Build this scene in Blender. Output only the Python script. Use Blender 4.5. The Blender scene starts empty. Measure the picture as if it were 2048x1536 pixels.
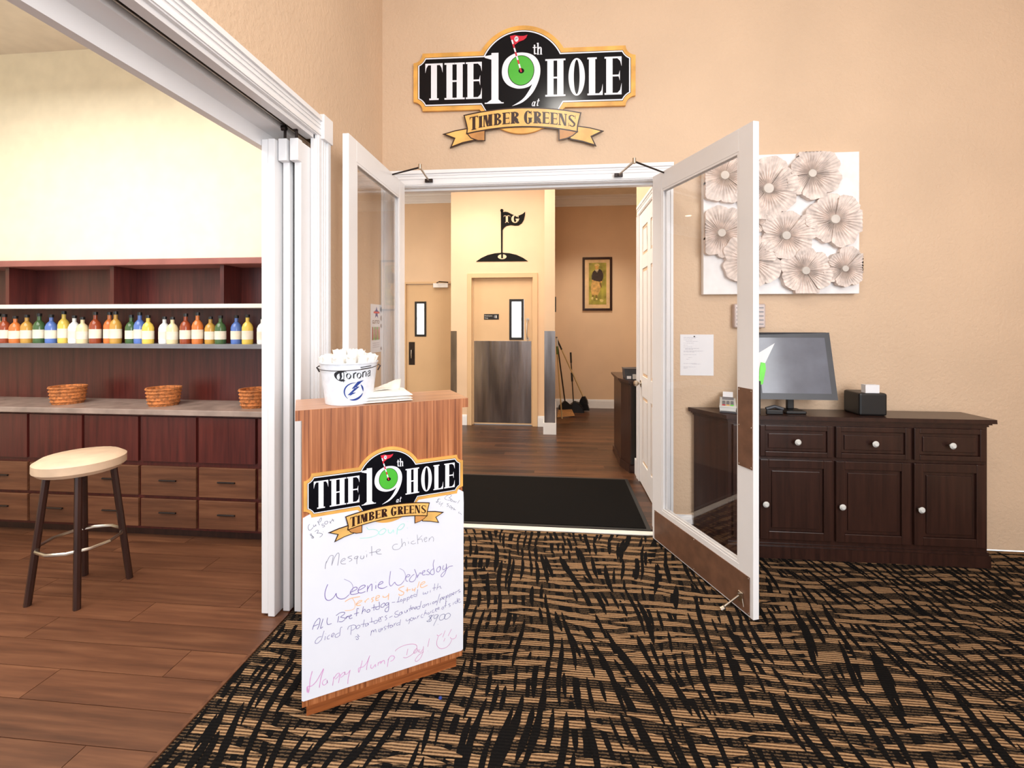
import bpy, math, random
from mathutils import Vector, Matrix
from mathutils.geometry import tessellate_polygon
random.seed(7)
SC = bpy.context.scene
COL = SC.collection
# ---------------------------------------------------------------- camera, world, light, exposure
YAW = math.atan(86 / 900.0)
cam_d = bpy.data.cameras.new('camera'); cam = bpy.data.objects.new('camera', cam_d); COL.objects.link(cam)
cam_d.sensor_fit = 'HORIZONTAL'; cam_d.sensor_width = 36.0; cam_d.lens = 36.0 * 900 / 2048
cam_d.shift_y = -(768 - 646) / 2048.0; cam_d.clip_start = 0.02; cam_d.clip_end = 100
cam.location = (0, 0, 1.45); cam.rotation_euler = (math.pi / 2, 0, YAW)
SC.camera = cam
w = bpy.data.worlds.new('world'); SC.world = w; w.use_nodes = True
w.node_tree.nodes['Background'].inputs[0].default_value = (0.94, 0.96, 1.0, 1)
w.node_tree.nodes['Background'].inputs[1].default_value = 1.15
def area(name, loc, rot, size, power, col, size_y=None):
    d = bpy.data.lights.new(name, 'AREA'); d.energy = power; d.color = col; d.size = size
    if size_y: d.shape = 'RECTANGLE'; d.size_y = size_y
    o = bpy.data.objects.new(name, d); COL.objects.link(o); o.location = loc; o.rotation_euler = rot
    return o
area('window_daylight', (2.6, -1.7, 2.5), (math.radians(82), 0, math.radians(50)), 2.6, 145, (0.96, 0.98, 1.0), 2.4)
area('hall_fill_light', (-6.2, 3.95, 1.9), (math.radians(90), 0, math.radians(-90)), 1.0, 60, (0.96, 0.97, 1.0), 1.8)  # added fill that brightens crown moulding and hall walls, no window built here
area('room_downlight_pool', (0.10, 0.31, 4.27), (0, 0, 0), .34, 26, (1.0, 0.95, 0.88))
area('bar_room_light', (-3.2, 1.0, 3.3), (0, 0, 0), 2.6, 110, (1.0, 0.97, 0.92))
area('hall_ceiling_light', (-0.9, 4.6, 3.55), (0, 0, 0), 1.8, 80, (1.0, 0.90, 0.77))
SC.view_settings.view_transform = 'Standard'; SC.view_settings.look = 'None'
SC.view_settings.gamma = 1; SC.view_settings.use_curve_mapping = False
SC.view_settings.exposure = 0.35
# ---------------------------------------------------------------- materials
def lin(c): return c / 12.92 if c <= 0.04045 else ((c + 0.055) / 1.055) ** 2.4
def rgb(t): return tuple(lin(v / 255.0) for v in t) + (1,)
class NT:
    def __init__(s, name):
        s.m = bpy.data.materials.new(name); s.m.use_nodes = True; s.t = s.m.node_tree; s.t.nodes.clear()
        s.out = s.n('ShaderNodeOutputMaterial'); s.b = s.n('ShaderNodeBsdfPrincipled'); s.l(s.b.outputs[0], s.out.inputs[0])
    def n(s, k, **kw):
        x = s.t.nodes.new(k)
        for a, v in kw.items(): setattr(x, a, v)
        return x
    def l(s, a, b): s.t.links.new(a, b)
    def coords(s, scale, rot=(0, 0, 0), kind='Object'):
        tc = s.n('ShaderNodeTexCoord'); mp = s.n('ShaderNodeMapping'); s.l(tc.outputs[kind], mp.inputs[0])
        mp.inputs['Scale'].default_value = scale; mp.inputs['Rotation'].default_value = rot
        return mp.outputs[0]
    def noise(s, vec, scale, detail=2, rough=.5):
        x = s.n('ShaderNodeTexNoise'); x.inputs['Scale'].default_value = scale; x.inputs['Detail'].default_value = detail
        x.inputs['Roughness'].default_value = rough
        s.l(vec, x.inputs['Vector']); return x.outputs['Fac']
    def ramp(s, fac, stops):
        r = s.n('ShaderNodeValToRGB'); el = r.color_ramp.elements
        while len(el) < len(stops): el.new(.5)
        for e_, (p, c) in zip(el, stops): e_.position = p; e_.color = rgb(c)
        s.l(fac, r.inputs[0]); return r.outputs[0]
    def bump(s, h, strength, dist=.01):
        b = s.n('ShaderNodeBump'); b.inputs['Strength'].default_value = strength; b.inputs['Distance'].default_value = dist
        s.l(h, b.inputs['Height']); s.l(b.outputs[0], s.b.inputs['Normal'])
    def set(s, **kw):
        for k, v in kw.items(): s.b.inputs[k.replace('_', ' ')].default_value = v
def plain(name, c, rough=.5, metal=0.0, var=.06, nscale=8, bump=0, bscale=200, spec=.5, coat=0):
    s = NT(name); v = s.coords((1, 1, 1)); f = s.noise(v, nscale, 3)
    lo = tuple(max(0, x * (1 - var)) for x in c); hi = tuple(min(255, x * (1 + var)) for x in c)
    s.l(s.ramp(f, [(.3, lo), (.7, hi)]), s.b.inputs['Base Color'])
    s.set(Roughness=rough, Metallic=metal, Specular_IOR_Level=spec, Coat_Weight=coat)
    if bump: s.bump(s.noise(v, bscale, 2), bump, .002)
    return s.m
def wall_mat(name, c):
    s = NT(name); v = s.coords((1, 1, 1)); f = s.noise(v, 1.3, 3)
    s.l(s.ramp(f, [(.3, tuple(x * .97 for x in c)), (.7, tuple(min(255, x * 1.02) for x in c))]), s.b.inputs['Base Color'])
    a = s.noise(v, 42, 3, .55); r = s.n('ShaderNodeMapRange'); s.l(a, r.inputs[0]); r.inputs[1].default_value = .38; r.inputs[2].default_value = .62
    s.bump(r.outputs[0], .34, .004); s.set(Roughness=.62); return s.m
def wood(name, stops, gscale=(55, 55, 2.2), rough=.35, rnd=False, coat=0, amt=1.0):
    s = NT(name); v = s.coords(gscale)
    if rnd:
        oi = s.n('ShaderNodeObjectInfo'); ad = s.n('ShaderNodeVectorMath', operation='ADD'); m_ = s.n('ShaderNodeMath', operation='MULTIPLY')
        s.l(oi.outputs['Random'], m_.inputs[0]); m_.inputs[1].default_value = 57.0
        s.l(v, ad.inputs[0]); s.l(m_.outputs[0], ad.inputs[1]); v = ad.outputs[0]
    f = s.noise(v, 1, 5, .62)
    c = s.ramp(f, stops)
    if rnd:
        hs = s.n('ShaderNodeHueSaturation'); s.l(c, hs.inputs['Color'])
        mr = s.n('ShaderNodeMapRange'); s.l(oi.outputs['Random'], mr.inputs[0]); mr.inputs[3].default_value = 1 - .35 * amt; mr.inputs[4].default_value = 1 + .3 * amt
        s.l(mr.outputs[0], hs.inputs['Value']); c = hs.outputs[0]
    s.l(c, s.b.inputs['Base Color']); s.bump(f, .06, .002); s.set(Roughness=rough, Coat_Weight=coat); return s.m
def emit(name, c, strength, var=0):
    s = NT(name); s.set(Roughness=.4)
    if var:
        v = s.coords((1, 1, 1)); f = s.noise(v, 9, 3); col = s.ramp(f, [(.36, tuple(x * (1 - 2.6 * var) for x in c)), (.46, c), (.7, (255, 255, 255))])
        s.l(col, s.b.inputs['Emission Color'])
    else: s.b.inputs['Emission Color'].default_value = rgb(c)
    s.b.inputs['Base Color'].default_value = rgb((230, 230, 230)); s.b.inputs['Emission Strength'].default_value = strength; return s.m
def glass_mat(name, tint=(255, 255, 255)):
    s = NT(name); s.t.nodes.remove(s.b)
    tr = s.n('ShaderNodeBsdfTransparent'); gl = s.n('ShaderNodeBsdfGlossy'); mx = s.n('ShaderNodeMixShader'); fr = s.n('ShaderNodeFresnel')
    tr.inputs[0].default_value = rgb(tint); gl.inputs['Roughness'].default_value = 0.0; ge = s.n('ShaderNodeNewGeometry'); mr = s.n('ShaderNodeMapRange'); mr.inputs[3].default_value = 1.5; mr.inputs[4].default_value = 1 / 1.5; s.l(ge.outputs['Backfacing'], mr.inputs[0]); s.l(mr.outputs[0], fr.inputs[0])
    s.l(fr.outputs[0], mx.inputs[0]); s.l(tr.outputs[0], mx.inputs[1]); s.l(gl.outputs[0], mx.inputs[2]); s.l(mx.outputs[0], s.out.inputs[0]); return s.m
M = {}
M['wall'] = wall_mat('painted_wall', (213, 184, 155)); M['hallwall'] = plain('hall_paint', (222, 192, 160), .55, var=.02, nscale=2, bump=.05, bscale=260)
M['ceil'] = plain('ceiling_paint', (232, 224, 210), .8, var=.02)
M['white'] = plain('white_gloss_paint', (236, 235, 236), .32, var=.012, nscale=3)
M['offwhite'] = plain('offwhite_paint', (226, 222, 214), .4, var=.02)
M['doortan'] = plain('tan_door_paint', (212, 178, 138), .42, var=.02, nscale=2)
M['steel'] = NT('brushed_steel').m
def _steel():
    m = bpy.data.materials['brushed_steel']; s = NT.__new__(NT); s.m = m; s.t = m.node_tree; s.b = [n for n in s.t.nodes if n.type == 'BSDF_PRINCIPLED'][0]
    v = s.coords((300, 300, 3)); f = s.noise(v, 1, 2); v2 = s.coords((6, 6, .7)); g = s.noise(v2, 1, 3)
    s.l(s.ramp(g, [(.35, (112, 106, 104)), (.62, (168, 160, 156))]), s.b.inputs['Base Color']); s.set(Metallic=1.0, Roughness=.26)
    s.bump(g, .35, .02)
_steel()
M['nickel'] = plain('satin_nickel', (196, 186, 172), .28, 1.0, .03)
M['darkmetal'] = plain('dark_metal', (60, 52, 50), .35, .8, .05)
M['blackplastic'] = plain('black_plastic', (22, 21, 22), .4, var=.1)
M['greyplastic'] = plain('grey_plastic', (120, 120, 126), .45)
M['lightplastic'] = plain('light_plastic', (208, 208, 204), .4, var=.03)
M['darkplastic'] = plain('dark_grey_plastic', (58, 60, 66), .4)
M['green'] = plain('lime_plastic', (120, 230, 90), .4)
M['glass'] = glass_mat('clear_pane'); M['mat'] = plain('black_mat_pile', (15, 13, 12), .95, var=.25, nscale=160, bump=.6, bscale=700, spec=.1)
M['rubber'] = plain('mat_rubber_edge', (18, 17, 16), .6)
M['podium'] = wood('podium_veneer', [(.30, (102, 53, 27)), (.42, (144, 82, 45)), (.54, (168, 102, 60)), (.68, (190, 124, 80))], (110, 110, 1.8), .38)
M['podiumtop'] = wood('podium_top_veneer', [(.3, (150, 96, 62)), (.7, (196, 146, 110))], (2.5, 60, 60), .28)
M['podiumbase'] = wood('podium_base_veneer', [(.3, (112, 58, 28)), (.7, (176, 100, 52))], (2.5, 60, 60), .38)
M['espresso'] = wood('espresso_wood', [(.3, (38, 22, 18)), (.7, (58, 34, 27))], (40, 40, 2), .28)
M['mahog'] = wood('mahogany', [(.3, (58, 20, 18)), (.7, (92, 36, 30))], (40, 40, 2), .35)
M['plank'] = wood('walnut_plank', [(.25, (42, 25, 15)), (.5, (70, 42, 25)), (.75, (104, 66, 40))], (1.2, 30, 30), .36, True, amt=1.3)
M['barwood'] = wood('bar_plank', [(.25, (72, 42, 27)), (.5, (100, 62, 41)), (.75, (124, 82, 56))], (1.6, 26, 26), .4, True, amt=.4)
M['brownlam'] = plain('brown_kick_laminate', (112, 80, 62), .42, var=.10, nscale=14)
M['board'] = plain('whiteboard', (228, 230, 240), .22, var=.006)
M['paper'] = plain('paper', (232, 232, 236), .7, var=.01); M['paperline'] = plain('print_grey', (196, 196, 206), .7)
M['napkin'] = plain('napkin_tissue', (248, 246, 242), .85, var=.02, nscale=30, bump=.3, bscale=90)
M['gold'] = plain('sign_gold', (226, 168, 84), .35, var=.10, nscale=9); M['goldlite'] = plain('ribbon_gold', (232, 182, 104), .3, var=.08, nscale=12)
M['golddark'] = plain('ribbon_fold_gold', (196, 138, 80), .3, var=.08, nscale=14)
M['signblack'] = plain('sign_black', (12, 12, 18), .16, var=.05, spec=.22); M['signwhite'] = plain('sign_white', (238, 238, 246), .25, var=.01)
M['signgreen'] = plain('sign_green', (74, 178, 52), .3, var=.03); M['signred'] = plain('sign_red', (206, 34, 58), .3, var=.05); M['signbrown'] = plain('letter_brown', (48, 22, 12), .3)
M['bucket'] = plain('bucket_enamel', (226, 230, 238), .3, var=.03, nscale=40); M['matteblack'] = plain('matte_black', (16, 14, 13), .7, spec=.15); M['inkblack'] = plain('ink_black', (24, 24, 32), .4); M['inkblue'] = plain('ink_blue', (36, 62, 138), .4)
M['downlight'] = emit('lit_lens', (255, 236, 205), 9); M['litpane'] = emit('kitchen_light_pane', (226, 240, 246), 1.0, .12)
M['brass'] = plain('gold_ring', (214, 176, 90), .3, .7)
M['straw'] = plain('straw', (206, 152, 96), .9, var=.15, nscale=120, bump=.6, bscale=300)
M['wicker'] = plain('wicker', (176, 108, 58), .8, var=.25, nscale=60, bump=.8, bscale=160)
M['art'] = plain('plaster_white', (238, 236, 236), .6, var=.03, nscale=14, bump=.3, bscale=60)
M['petal'] = plain('plaster_petal', (222, 208, 200), .65, var=.10, nscale=22, bump=.4, bscale=90)
M['carpet'] = None
# ---------------------------------------------------------------- mesh builder
class G:
    def __init__(s): s.v = []; s.f = []; s.mi = []; s.mats = []; s.X = Matrix.Identity(4); s.cur = 0
    def mat(s, m):
        if m not in s.mats: s.mats.append(m)
        s.cur = s.mats.index(m); return s
    def add(s, vs, fs):
        b = len(s.v); s.v += [s.X @ Vector(p) for p in vs]
        for f in fs: s.f.append([b + i for i in f]); s.mi.append(s.cur)
        return s
    def box(s, x0, x1, y0, y1, z0, z1):
        vs = [(x, y, z) for z in (z0, z1) for y in (y0, y1) for x in (x0, x1)]
        return s.add(vs, [(0, 2, 3, 1), (4, 5, 7, 6), (0, 1, 5, 4), (2, 6, 7, 3), (0, 4, 6, 2), (1, 3, 7, 5)])
    def prism(s, poly, d0, d1, P):                      # poly in 2D, P(u,v,d)->3D
        n = len(poly); vs = [P(u, v, d0) for u, v in poly] + [P(u, v, d1) for u, v in poly]
        tr = tessellate_polygon([[Vector((u, v, 0)) for u, v in poly]])
        fs = [tuple(t) for t in tr] + [tuple(i + n for i in reversed(t)) for t in tr]
        fs += [(i, (i + 1) % n, n + (i + 1) % n, n + i) for i in range(n)]
        return s.add(vs, fs)
    def flat(s, poly, d, P):
        tr = tessellate_polygon([[Vector((u, v, 0)) for u, v in poly]])
        return s.add([P(u, v, d) for u, v in poly], [tuple(t) for t in tr])
    def tube(s, pts, r, n=8, cap=True):
        pts = [Vector(p) for p in pts]; rs = r if isinstance(r, (list, tuple)) else [r] * len(pts)
        vs = []; fs = []
        for i, p in enumerate(pts):
            d = (pts[min(i + 1, len(pts) - 1)] - pts[max(i - 1, 0)]).normalized()
            a = d.orthogonal().normalized() if i == 0 else (a - d * a.dot(d)).normalized()
            b = d.cross(a)
            for k in range(n):
                t = 2 * math.pi * k / n; vs.append(p + (a * math.cos(t) + b * math.sin(t)) * rs[i])
        for i in range(len(pts) - 1):
            for k in range(n): fs.append((i * n + k, i * n + (k + 1) % n, (i + 1) * n + (k + 1) % n, (i + 1) * n + k))
        if cap: fs.append(tuple(range(n))[::-1]); fs.append(tuple((len(pts) - 1) * n + k for k in range(n)))
        return s.add(vs, fs)
    def lathe(s, prof, n=32, c=(0, 0, 0)):
        vs = []; fs = []
        for r, z in prof:
            for k in range(n): t = 2 * math.pi * k / n; vs.append((c[0] + r * math.cos(t), c[1] + r * math.sin(t), c[2] + z))
        for i in range(len(prof) - 1):
            for k in range(n): fs.append((i * n + k, i * n + (k + 1) % n, (i + 1) * n + (k + 1) % n, (i + 1) * n + k))
        return s.add(vs, fs)
    def build(s, name, m=None, parent=None, kind=None, label=None, cat=None, group=None, bevel=0, smooth=False, local=False, base=None):
        me = bpy.data.meshes.new(name); o = bpy.data.objects.new(name, me); COL.objects.link(o)
        off = Vector((0, 0, 0))
        if parent is not None:
            o.parent = parent
            if not local:
                pw = Vector(parent.get('_w', (0, 0, 0))); off = pw; o['_w'] = tuple(pw)
            else: o['_w'] = (0, 0, 0)
        else:
            if base is None:
                xs = [p.x for p in s.v]; ys = [p.y for p in s.v]; zs = [p.z for p in s.v]
                base = ((min(xs) + max(xs)) / 2, (min(ys) + max(ys)) / 2, min(zs))
            off = Vector(base); o.location = off; o['_w'] = tuple(off)
        me.from_pydata([tuple(p - off) for p in s.v], [], s.f)
        mats = s.mats or [m]
        for x in mats: me.materials.append(x)
        if s.mats:
            for p, i in zip(me.polygons, s.mi): p.material_index = i
        if smooth:
            for p in me.polygons: p.use_smooth = True
            me.set_sharp_from_angle(angle=math.radians(38))
        if bevel:
            b = o.modifiers.new('edge', 'BEVEL'); b.width = bevel; b.segments = 2; b.limit_method = 'ANGLE'; b.angle_limit = math.radians(40)
        if kind: o['kind'] = kind
        if label: o['label'] = label
        if cat: o['category'] = cat
        if group: o['group'] = group
        return o
def thing(name, loc, label, cat, group=None, rz=0, kind=None):
    o = bpy.data.objects.new(name, None); COL.objects.link(o); o.location = loc; o.rotation_euler = (0, 0, rz)
    o.empty_display_size = .05; o['label'] = label; o['category'] = cat; o['_w'] = tuple(loc) if not rz else (0, 0, 0)
    if group: o['group'] = group
    if kind: o['kind'] = kind
    return o
def B(*a): return G().box(*a)
def rot_about(p, rz): return Matrix.Translation(Vector(p)) @ Matrix.Rotation(rz, 4, 'Z')
def PXZ(y0, sgn=-1):                                     # u->x, v->z, d out of a wall facing -y
    return lambda u, v, d: (u, y0 + sgn * d, v)
# ---------------------------------------------------------------- setting
YF = 3.16; XL = -1.246; YB = 7.775; YW = 6.315; YL = 7.252
def struct(g, name, m, label=None, cat='wall', parent=None, bevel=0):
    return g.build(name, m, parent, kind='structure', label=label if parent is None else None, cat=cat if parent is None else None, bevel=bevel)
# main room
g = G()
for a in [(-1.246, -1.175, YF, 3.30, 0, 4.3), (.71, 3.3, YF, 3.30, 0, 4.3), (-1.175, .71, YF, 3.30, 2.46, 4.3)]: g.box(*a)
struct(g, 'wall_front', M['wall'], 'textured beige wall around the open glass double doors')
g = G()
for a in [(-1.262, XL, 2.235, YF, 0, 4.3), (-1.262, XL, -1.6, 2.235, 2.43, 4.3), (-1.262, XL, -1.6, -.75, 0, 2.43)]: g.box(*a)
g.box(-1.47, -1.45, 2.30, 3.2, 0, 4.3); g.box(-1.47, -1.45, -1.6, 2.3, 2.5, 4.3)
struct(g, 'wall_left', M['wall'], 'textured beige side wall with the folding door opening')
struct(B(3.3, 3.42, -1.6, 3.30, 0, 4.3), 'wall_right', M['wall'], 'beige side wall beyond the dark cabinet')
struct(B(-1.47, 3.42, -1.6, 3.30, 4.3, 4.4), 'ceiling', M['ceil'], 'pale ceiling over the carpeted room', 'ceiling')
# carpet
def carpet_mat(name, stops, rib, speck):
    s = NT(name); v = s.coords((1, 1, 1)); wv = s.n('ShaderNodeTexWave', wave_type='BANDS', bands_direction='Y'); s.l(v, wv.inputs[0])
    wv.inputs['Scale'].default_value = 26; wv.inputs['Distortion'].default_value = .5; wv.inputs['Detail'].default_value = 1
    n1 = s.noise(s.coords((120, 170, 100)), 1, 1)
    mx = s.n('ShaderNodeMath', operation='MULTIPLY_ADD'); s.l(wv.outputs['Fac'], mx.inputs[0]); mx.inputs[1].default_value = rib
    m2 = s.n('ShaderNodeMath', operation='MULTIPLY'); s.l(n1, m2.inputs[0]); m2.inputs[1].default_value = speck; s.l(m2.outputs[0], mx.inputs[2])
    s.l(s.ramp(mx.outputs[0], stops), s.b.inputs['Base Color']); s.bump(mx.outputs[0], .5, .004); s.set(Roughness=.95, Specular_IOR_Level=.1); return s.m
M['carpetbase'] = carpet_mat('carpet_ground', [(.34, (14, 12, 11)), (.54, (30, 24, 20)), (.66, (86, 68, 50))], .35, .70)
M['carpettan'] = carpet_mat('carpet_tan_yarn', [(.16, (62, 46, 33)), (.42, (120, 92, 66)), (.72, (168, 134, 99))], .55, .35)
M['carpetblack'] = carpet_mat('carpet_black_yarn', [(.3, (10, 9, 9)), (.8, (24, 21, 19))], .3, .5)
floor = struct(B(-1.32, 3.3, -1.6, 3.145, -.05, 0), 'floor', M['carpetbase'], 'patterned black and tan carpet', 'floor')
rnd = random.Random(3)
def fieldx(x, y): return .55 * math.sin(x * 7.3 + y * 5.1) + .45 * math.sin(x * 3.1 - y * 9.7 + 1.3)
def ribbon(g, pts, ws, z):
    vs = []
    for i, (x, y) in enumerate(pts):
        a = pts[max(i - 1, 0)]; b = pts[min(i + 1, len(pts) - 1)]; dx, dy = b[0] - a[0], b[1] - a[1]; L = math.hypot(dx, dy) or 1
        w_ = ws[i]; vs += [(x - dy / L * w_, y + dx / L * w_, z), (x + dy / L * w_, y - dx / L * w_, z)]
    g.add(vs, [(2 * i, 2 * i + 1, 2 * i + 3, 2 * i + 2) for i in range(len(pts) - 1)])
gt, gb = G(), G()
gt.mat(M['carpettan']); gb.mat(M['carpetblack'])
y = .35; row = 0
while y < 3.13:
    x = -1.30 - rnd.random() * .35
    while x < 3.28:
        L = rnd.uniform(.22, .46); wd = rnd.uniform(.0125, .0195); n = 16; pts = []; ws = []; yo = y + rnd.uniform(-.018, .018); sl = rnd.uniform(-.05, .05)
        for i in range(n + 1):
            t = i / n; px = x + t * L
            if px < -1.31 or px > 3.29: continue
            py = yo + .024 * fieldx(px * 1.25, y * .8) + sl * (t - .5) * L
            if py > 3.13: py = 3.13
            pts.append((px, py)); e = min(1, t / .32, (1 - t) / .32); ws.append(max(.0012, wd * (e ** .75) * (1 + .16 * math.sin(i * 2.1 + row) * rnd.random())))
        if len(pts) > 2: ribbon(gt, pts, ws, rnd.choice((.0008, .0016, .0016, .0024)) + rnd.random() * .0003)
        x += L * rnd.uniform(.66, .98)
    y += .060; row += 1
x = -1.29; colm = 0
while x < 3.28:
    y = .3 - rnd.random() * .3
    while y < 3.1:
        L = rnd.choice((rnd.uniform(.10, .18), rnd.uniform(.14, .26), rnd.uniform(.28, .42))); wd = rnd.uniform(.0090, .0150); n = 14; pts = []; ws = []
        wd *= min(1, (L / .26) ** .6); ang = .17 * math.sin(x * 3.3 + y * 2.1) + .12 * math.sin(x * 9 + y * 1.3); xo = x + rnd.uniform(-.012, .012)
        for i in range(n + 1):
            t = i / n; py = y + t * L; px = xo + (t - .5) * L * ang + .008 * math.sin(py * 13 + x * 9)
            if py > 3.135 or px < -1.31 or px > 3.29: continue
            pts.append((px, py)); e = min(1, t / .3, (1 - t) / .3); ws.append(max(.0015, wd * (e ** .5) * (1 + .3 * (rnd.random() - .5))))
        if len(pts) > 2: ribbon(gb, pts, ws, rnd.choice((.0012, .0020, .0028, .0028)) + rnd.random() * .0003)
        y += L * rnd.uniform(.86, 1.12)
    x += .042; colm += 1
gt.build('tan_yarn_pattern', None, floor, kind='stuff'); gb.build('black_yarn_pattern', None, floor, kind='stuff')
# hall shell
struct(B(-6.5, 2.0, 3.145, 7.9, -.05, -.004), 'floor', M['espresso'], 'dark walnut plank floor of the inner hall', 'floor')
hallfloor = bpy.data.objects['floor.001']
x0s = [0, .47, .83, .21, 1.05, .64, .36]
pl = None; ry = 3.235; r_i = 0; cnt = 0
while ry < 7.75:
    px = -2.75 - x0s[r_i % 7]
    while px < 1.5:
        if px + 1.2 > -2.7:
            if pl is None:
                gg = G().box(0, 1.1995, 0, .0995, -.004, 0); pl = gg.build('plank', M['plank'], hallfloor, local=True); ob = pl
            else: ob = pl.copy(); COL.objects.link(ob); ob.parent = hallfloor
            hw_ = hallfloor['_w']; ob.location = (px - hw_[0], ry - hw_[1], .0 - hw_[2]); cnt += 1
        px += 1.2
    ry += .10; r_i += 1
g = G()
g.box(-1.479, -1.225, YW, YW + .12, 0, 3.6); g.box(-.262, -.136, YW, YW + .12, 0, 3.6); g.box(-1.225, -.262, YW, YW + .12, 2.15, 3.6)
g.box(-1.479, -1.36, YW + .12, YL, 0, 3.6)
struct(g, 'wall_center', M['hallwall'], 'golden beige hall wall around the swinging kitchen door')
struct(B(-.136, 0, 5.886, YB, 0, 3.6), 'wall_partition', M['hallwall'], 'narrow projecting pier of beige wall beside the kitchen door')
struct(B(-.136, 2.0, YB, YB + .12, 0, 3.6), 'wall_back', M['hallwall'], 'beige back wall holding the framed golfer picture')
g = G()
g.box(-6.5, -2.51, YL, YL + .12, 0, 3.6); g.box(-1.60, -1.36, YL, YL + .12, 0, 3.6); g.box(-2.51, -1.60, YL, YL + .12, 2.13, 3.6)
struct(g, 'wall_recess', M['hallwall'], 'shaded tan recess wall over the plain service door')
struct(B(.78, .92, 3.30, 4.42, 0, 3.6), 'wall_side', M['hallwall'], 'beige hall wall with the white panelled door')
struct(B(2.0, 2.12, 3.3, 7.9, 0, 3.6), 'wall_end', M['hallwall'], 'beige wall past the hall cabinet')
struct(B(-6.62, -6.5, 3.3, 7.4, 0, 3.6), 'wall_far', M['hallwall'], 'beige wall closing the far end of the hall')
struct(B(-6.62, 2.12, 3.30, 7.9, 3.6, 3.7), 'ceiling', M['ceil'], 'white ceiling of the inner hall', 'ceiling')
# trims
def crown(name, x0, x1, y, label, z=3.6, h=.155):
    prof = [(0, 0), (.012, 0), (.018, .02), (.03, .025), (.045, .05), (.085, .095), (.10, .10), (.105, .125), (.13, .13), (.13, h), (0, h)]
    g = G().prism(prof, x0, x1, lambda u, v, d: (d, y - u, z - h + v)); return struct(g, name, M['white'], label, 'crown moulding')
crown('trim_1', -.0, 2.0, YB, 'white crown moulding above the golfer picture')
crown('trim_2', -6.5, -1.479, YL, 'white crown moulding above the recess door', h=.18)
def stepcasing(g, x0, x1, z0, z1, y, horiz):
    # moulded casing: three stepped boards
    w_ = (z1 - z0) if horiz else (x1 - x0)
    for a, b, d in ((0, 1, .016), (.0, .22, .028), (.30, .36, .021), (.5, .56, .021), (.8, .93, .022)):
        if horiz: g.box(x0, x1, y - d, y, z0 + (1 - b) * w_, z0 + (1 - a) * w_)
        else: g.box(x0 + a * w_, x0 + b * w_, y - d, y, z0, z1)
g = G(); stepcasing(g, -1.245, .80, 2.43, 2.54, YF, True); struct(g, 'trim_3', M['white'], 'white moulded head casing above the double doors', 'door casing')
g = G(); stepcasing(g, -1.245, -1.172, 0, 2.43, YF, False); struct(g, 'trim_4', M['white'], 'white casing upright beside the corner behind the open door', 'door casing')
g = G(); stepcasing(g, .706, .80, 0, 2.43, YF, False); struct(g, 'trim_5', M['white'], 'white casing upright seen through the hinged glass door', 'door casing')
g = G().box(-1.175, -1.157, YF, 3.30, 0, 2.445).box(.692, .71, YF, 3.30, 0, 2.445).box(-1.175, .71, YF, 3.30, 2.425, 2.46).box(-1.157, .692, YF + .045, YF + .075, 2.412, 2.425)
struct(g, 'trim_6', M['white'], 'white jamb lining of the double doorway', 'door jamb')
struct(B(-1.157, .692, 3.138, 3.19, 0, .009), 'trim_7', M['offwhite'], 'pale metal threshold strip between carpet and planks', 'threshold', bevel=.003)
# left wall folding opening trim
g = G()
for a, b, d in ((0, 1, .016), (.0, .22, .028), (.34, .40, .021), (.55, .61, .021), (.82, .94, .022)):
    g.box(XL, XL + d, 2.235 + (1 - b) * .115, 2.235 + (1 - a) * .115, 0, 2.43)
struct(g, 'trim_8', M['white'], 'white fluted casing upright of the folding door opening', 'door casing')
g = G()
for a, b, d in ((0, 1, .016), (.0, .22, .028), (.34, .40, .021), (.55, .61, .021), (.82, .94, .022)):
    g.box(XL, XL + d, -.9, 2.30, 2.43 + (1 - b) * .105, 2.43 + (1 - a) * .105)
struct(g, 'trim_9', M['white'], 'white moulded head casing over the folding door opening', 'door casing')
struct(B(XL, XL + .036, 2.265, 2.362, 2.42, 2.552), 'trim_10', M['white'], 'white square corner block where the casings meet', 'corner block', bevel=.003)
g = G().mat(M['white']).box(-1.292, XL, -.9, 2.235, 2.41, 2.45).box(-1.47, -1.352, -.9, 2.235, 2.41, 2.50).box(-1.49, -1.45, -.9, 2.30, 2.33, 2.50).box(-1.262, XL, 2.225, 2.24, 0, 2.43)
struct(g, 'trim_11', None, 'white soffit lining of the folding door track', 'door lining')
g = G().mat(M['darkmetal']).box(-1.292, -1.352, -.9, 2.6, 2.455, 2.47).mat(M['nickel']).box(-1.330, -1.338, -.9, 2.6, 2.43, 2.455)
struct(g, 'trim_12', None, 'dark metal track slot above the folding panels', 'door track')
# baseboards
def bb(name, x0, x1, y, label, h=.148, t=.016):
    g = G().box(x0, x1, y - t, y, .0, h * .82).box(x0, x1, y - t * .75, y, h * .82, h * .92).box(x0, x1, y - t * .45, y, h * .92, h); return struct(g, name, M['white'], label, 'baseboard')
bb('baseboard_back', .016, 2.0, YB, 'white baseboard behind the brooms')
bb('baseboard_center', -1.479, -1.245, YW, 'short white baseboard beside the kitchen door frame')
bb('baseboard_center', -.24, -.136, YW, 'short white baseboard between kitchen door and pier')
bb('baseboard_recess', -6.5, -2.6, YL, 'white baseboard of the recess wall')
g = G().box(-.152, .016, 5.87, 5.886, 0, .148).box(0, .016, 5.886, YB - .016, 0, .148).box(-.152, -.136, 5.886, YW - .016, 0, .148)
struct(g, 'baseboard_pier', M['white'], 'white baseboard wrapping the foot of the pier', 'baseboard')
g = G().box(.764, .78, 4.31, 4.42, 0, .148).box(.764, .92, 4.42, 4.436, 0, .148).box(.764, .78, 3.33, 3.34, 0, .148)
struct(g, 'baseboard_side', M['white'], 'white baseboard at the hall corner by the panelled door', 'baseboard')
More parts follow.
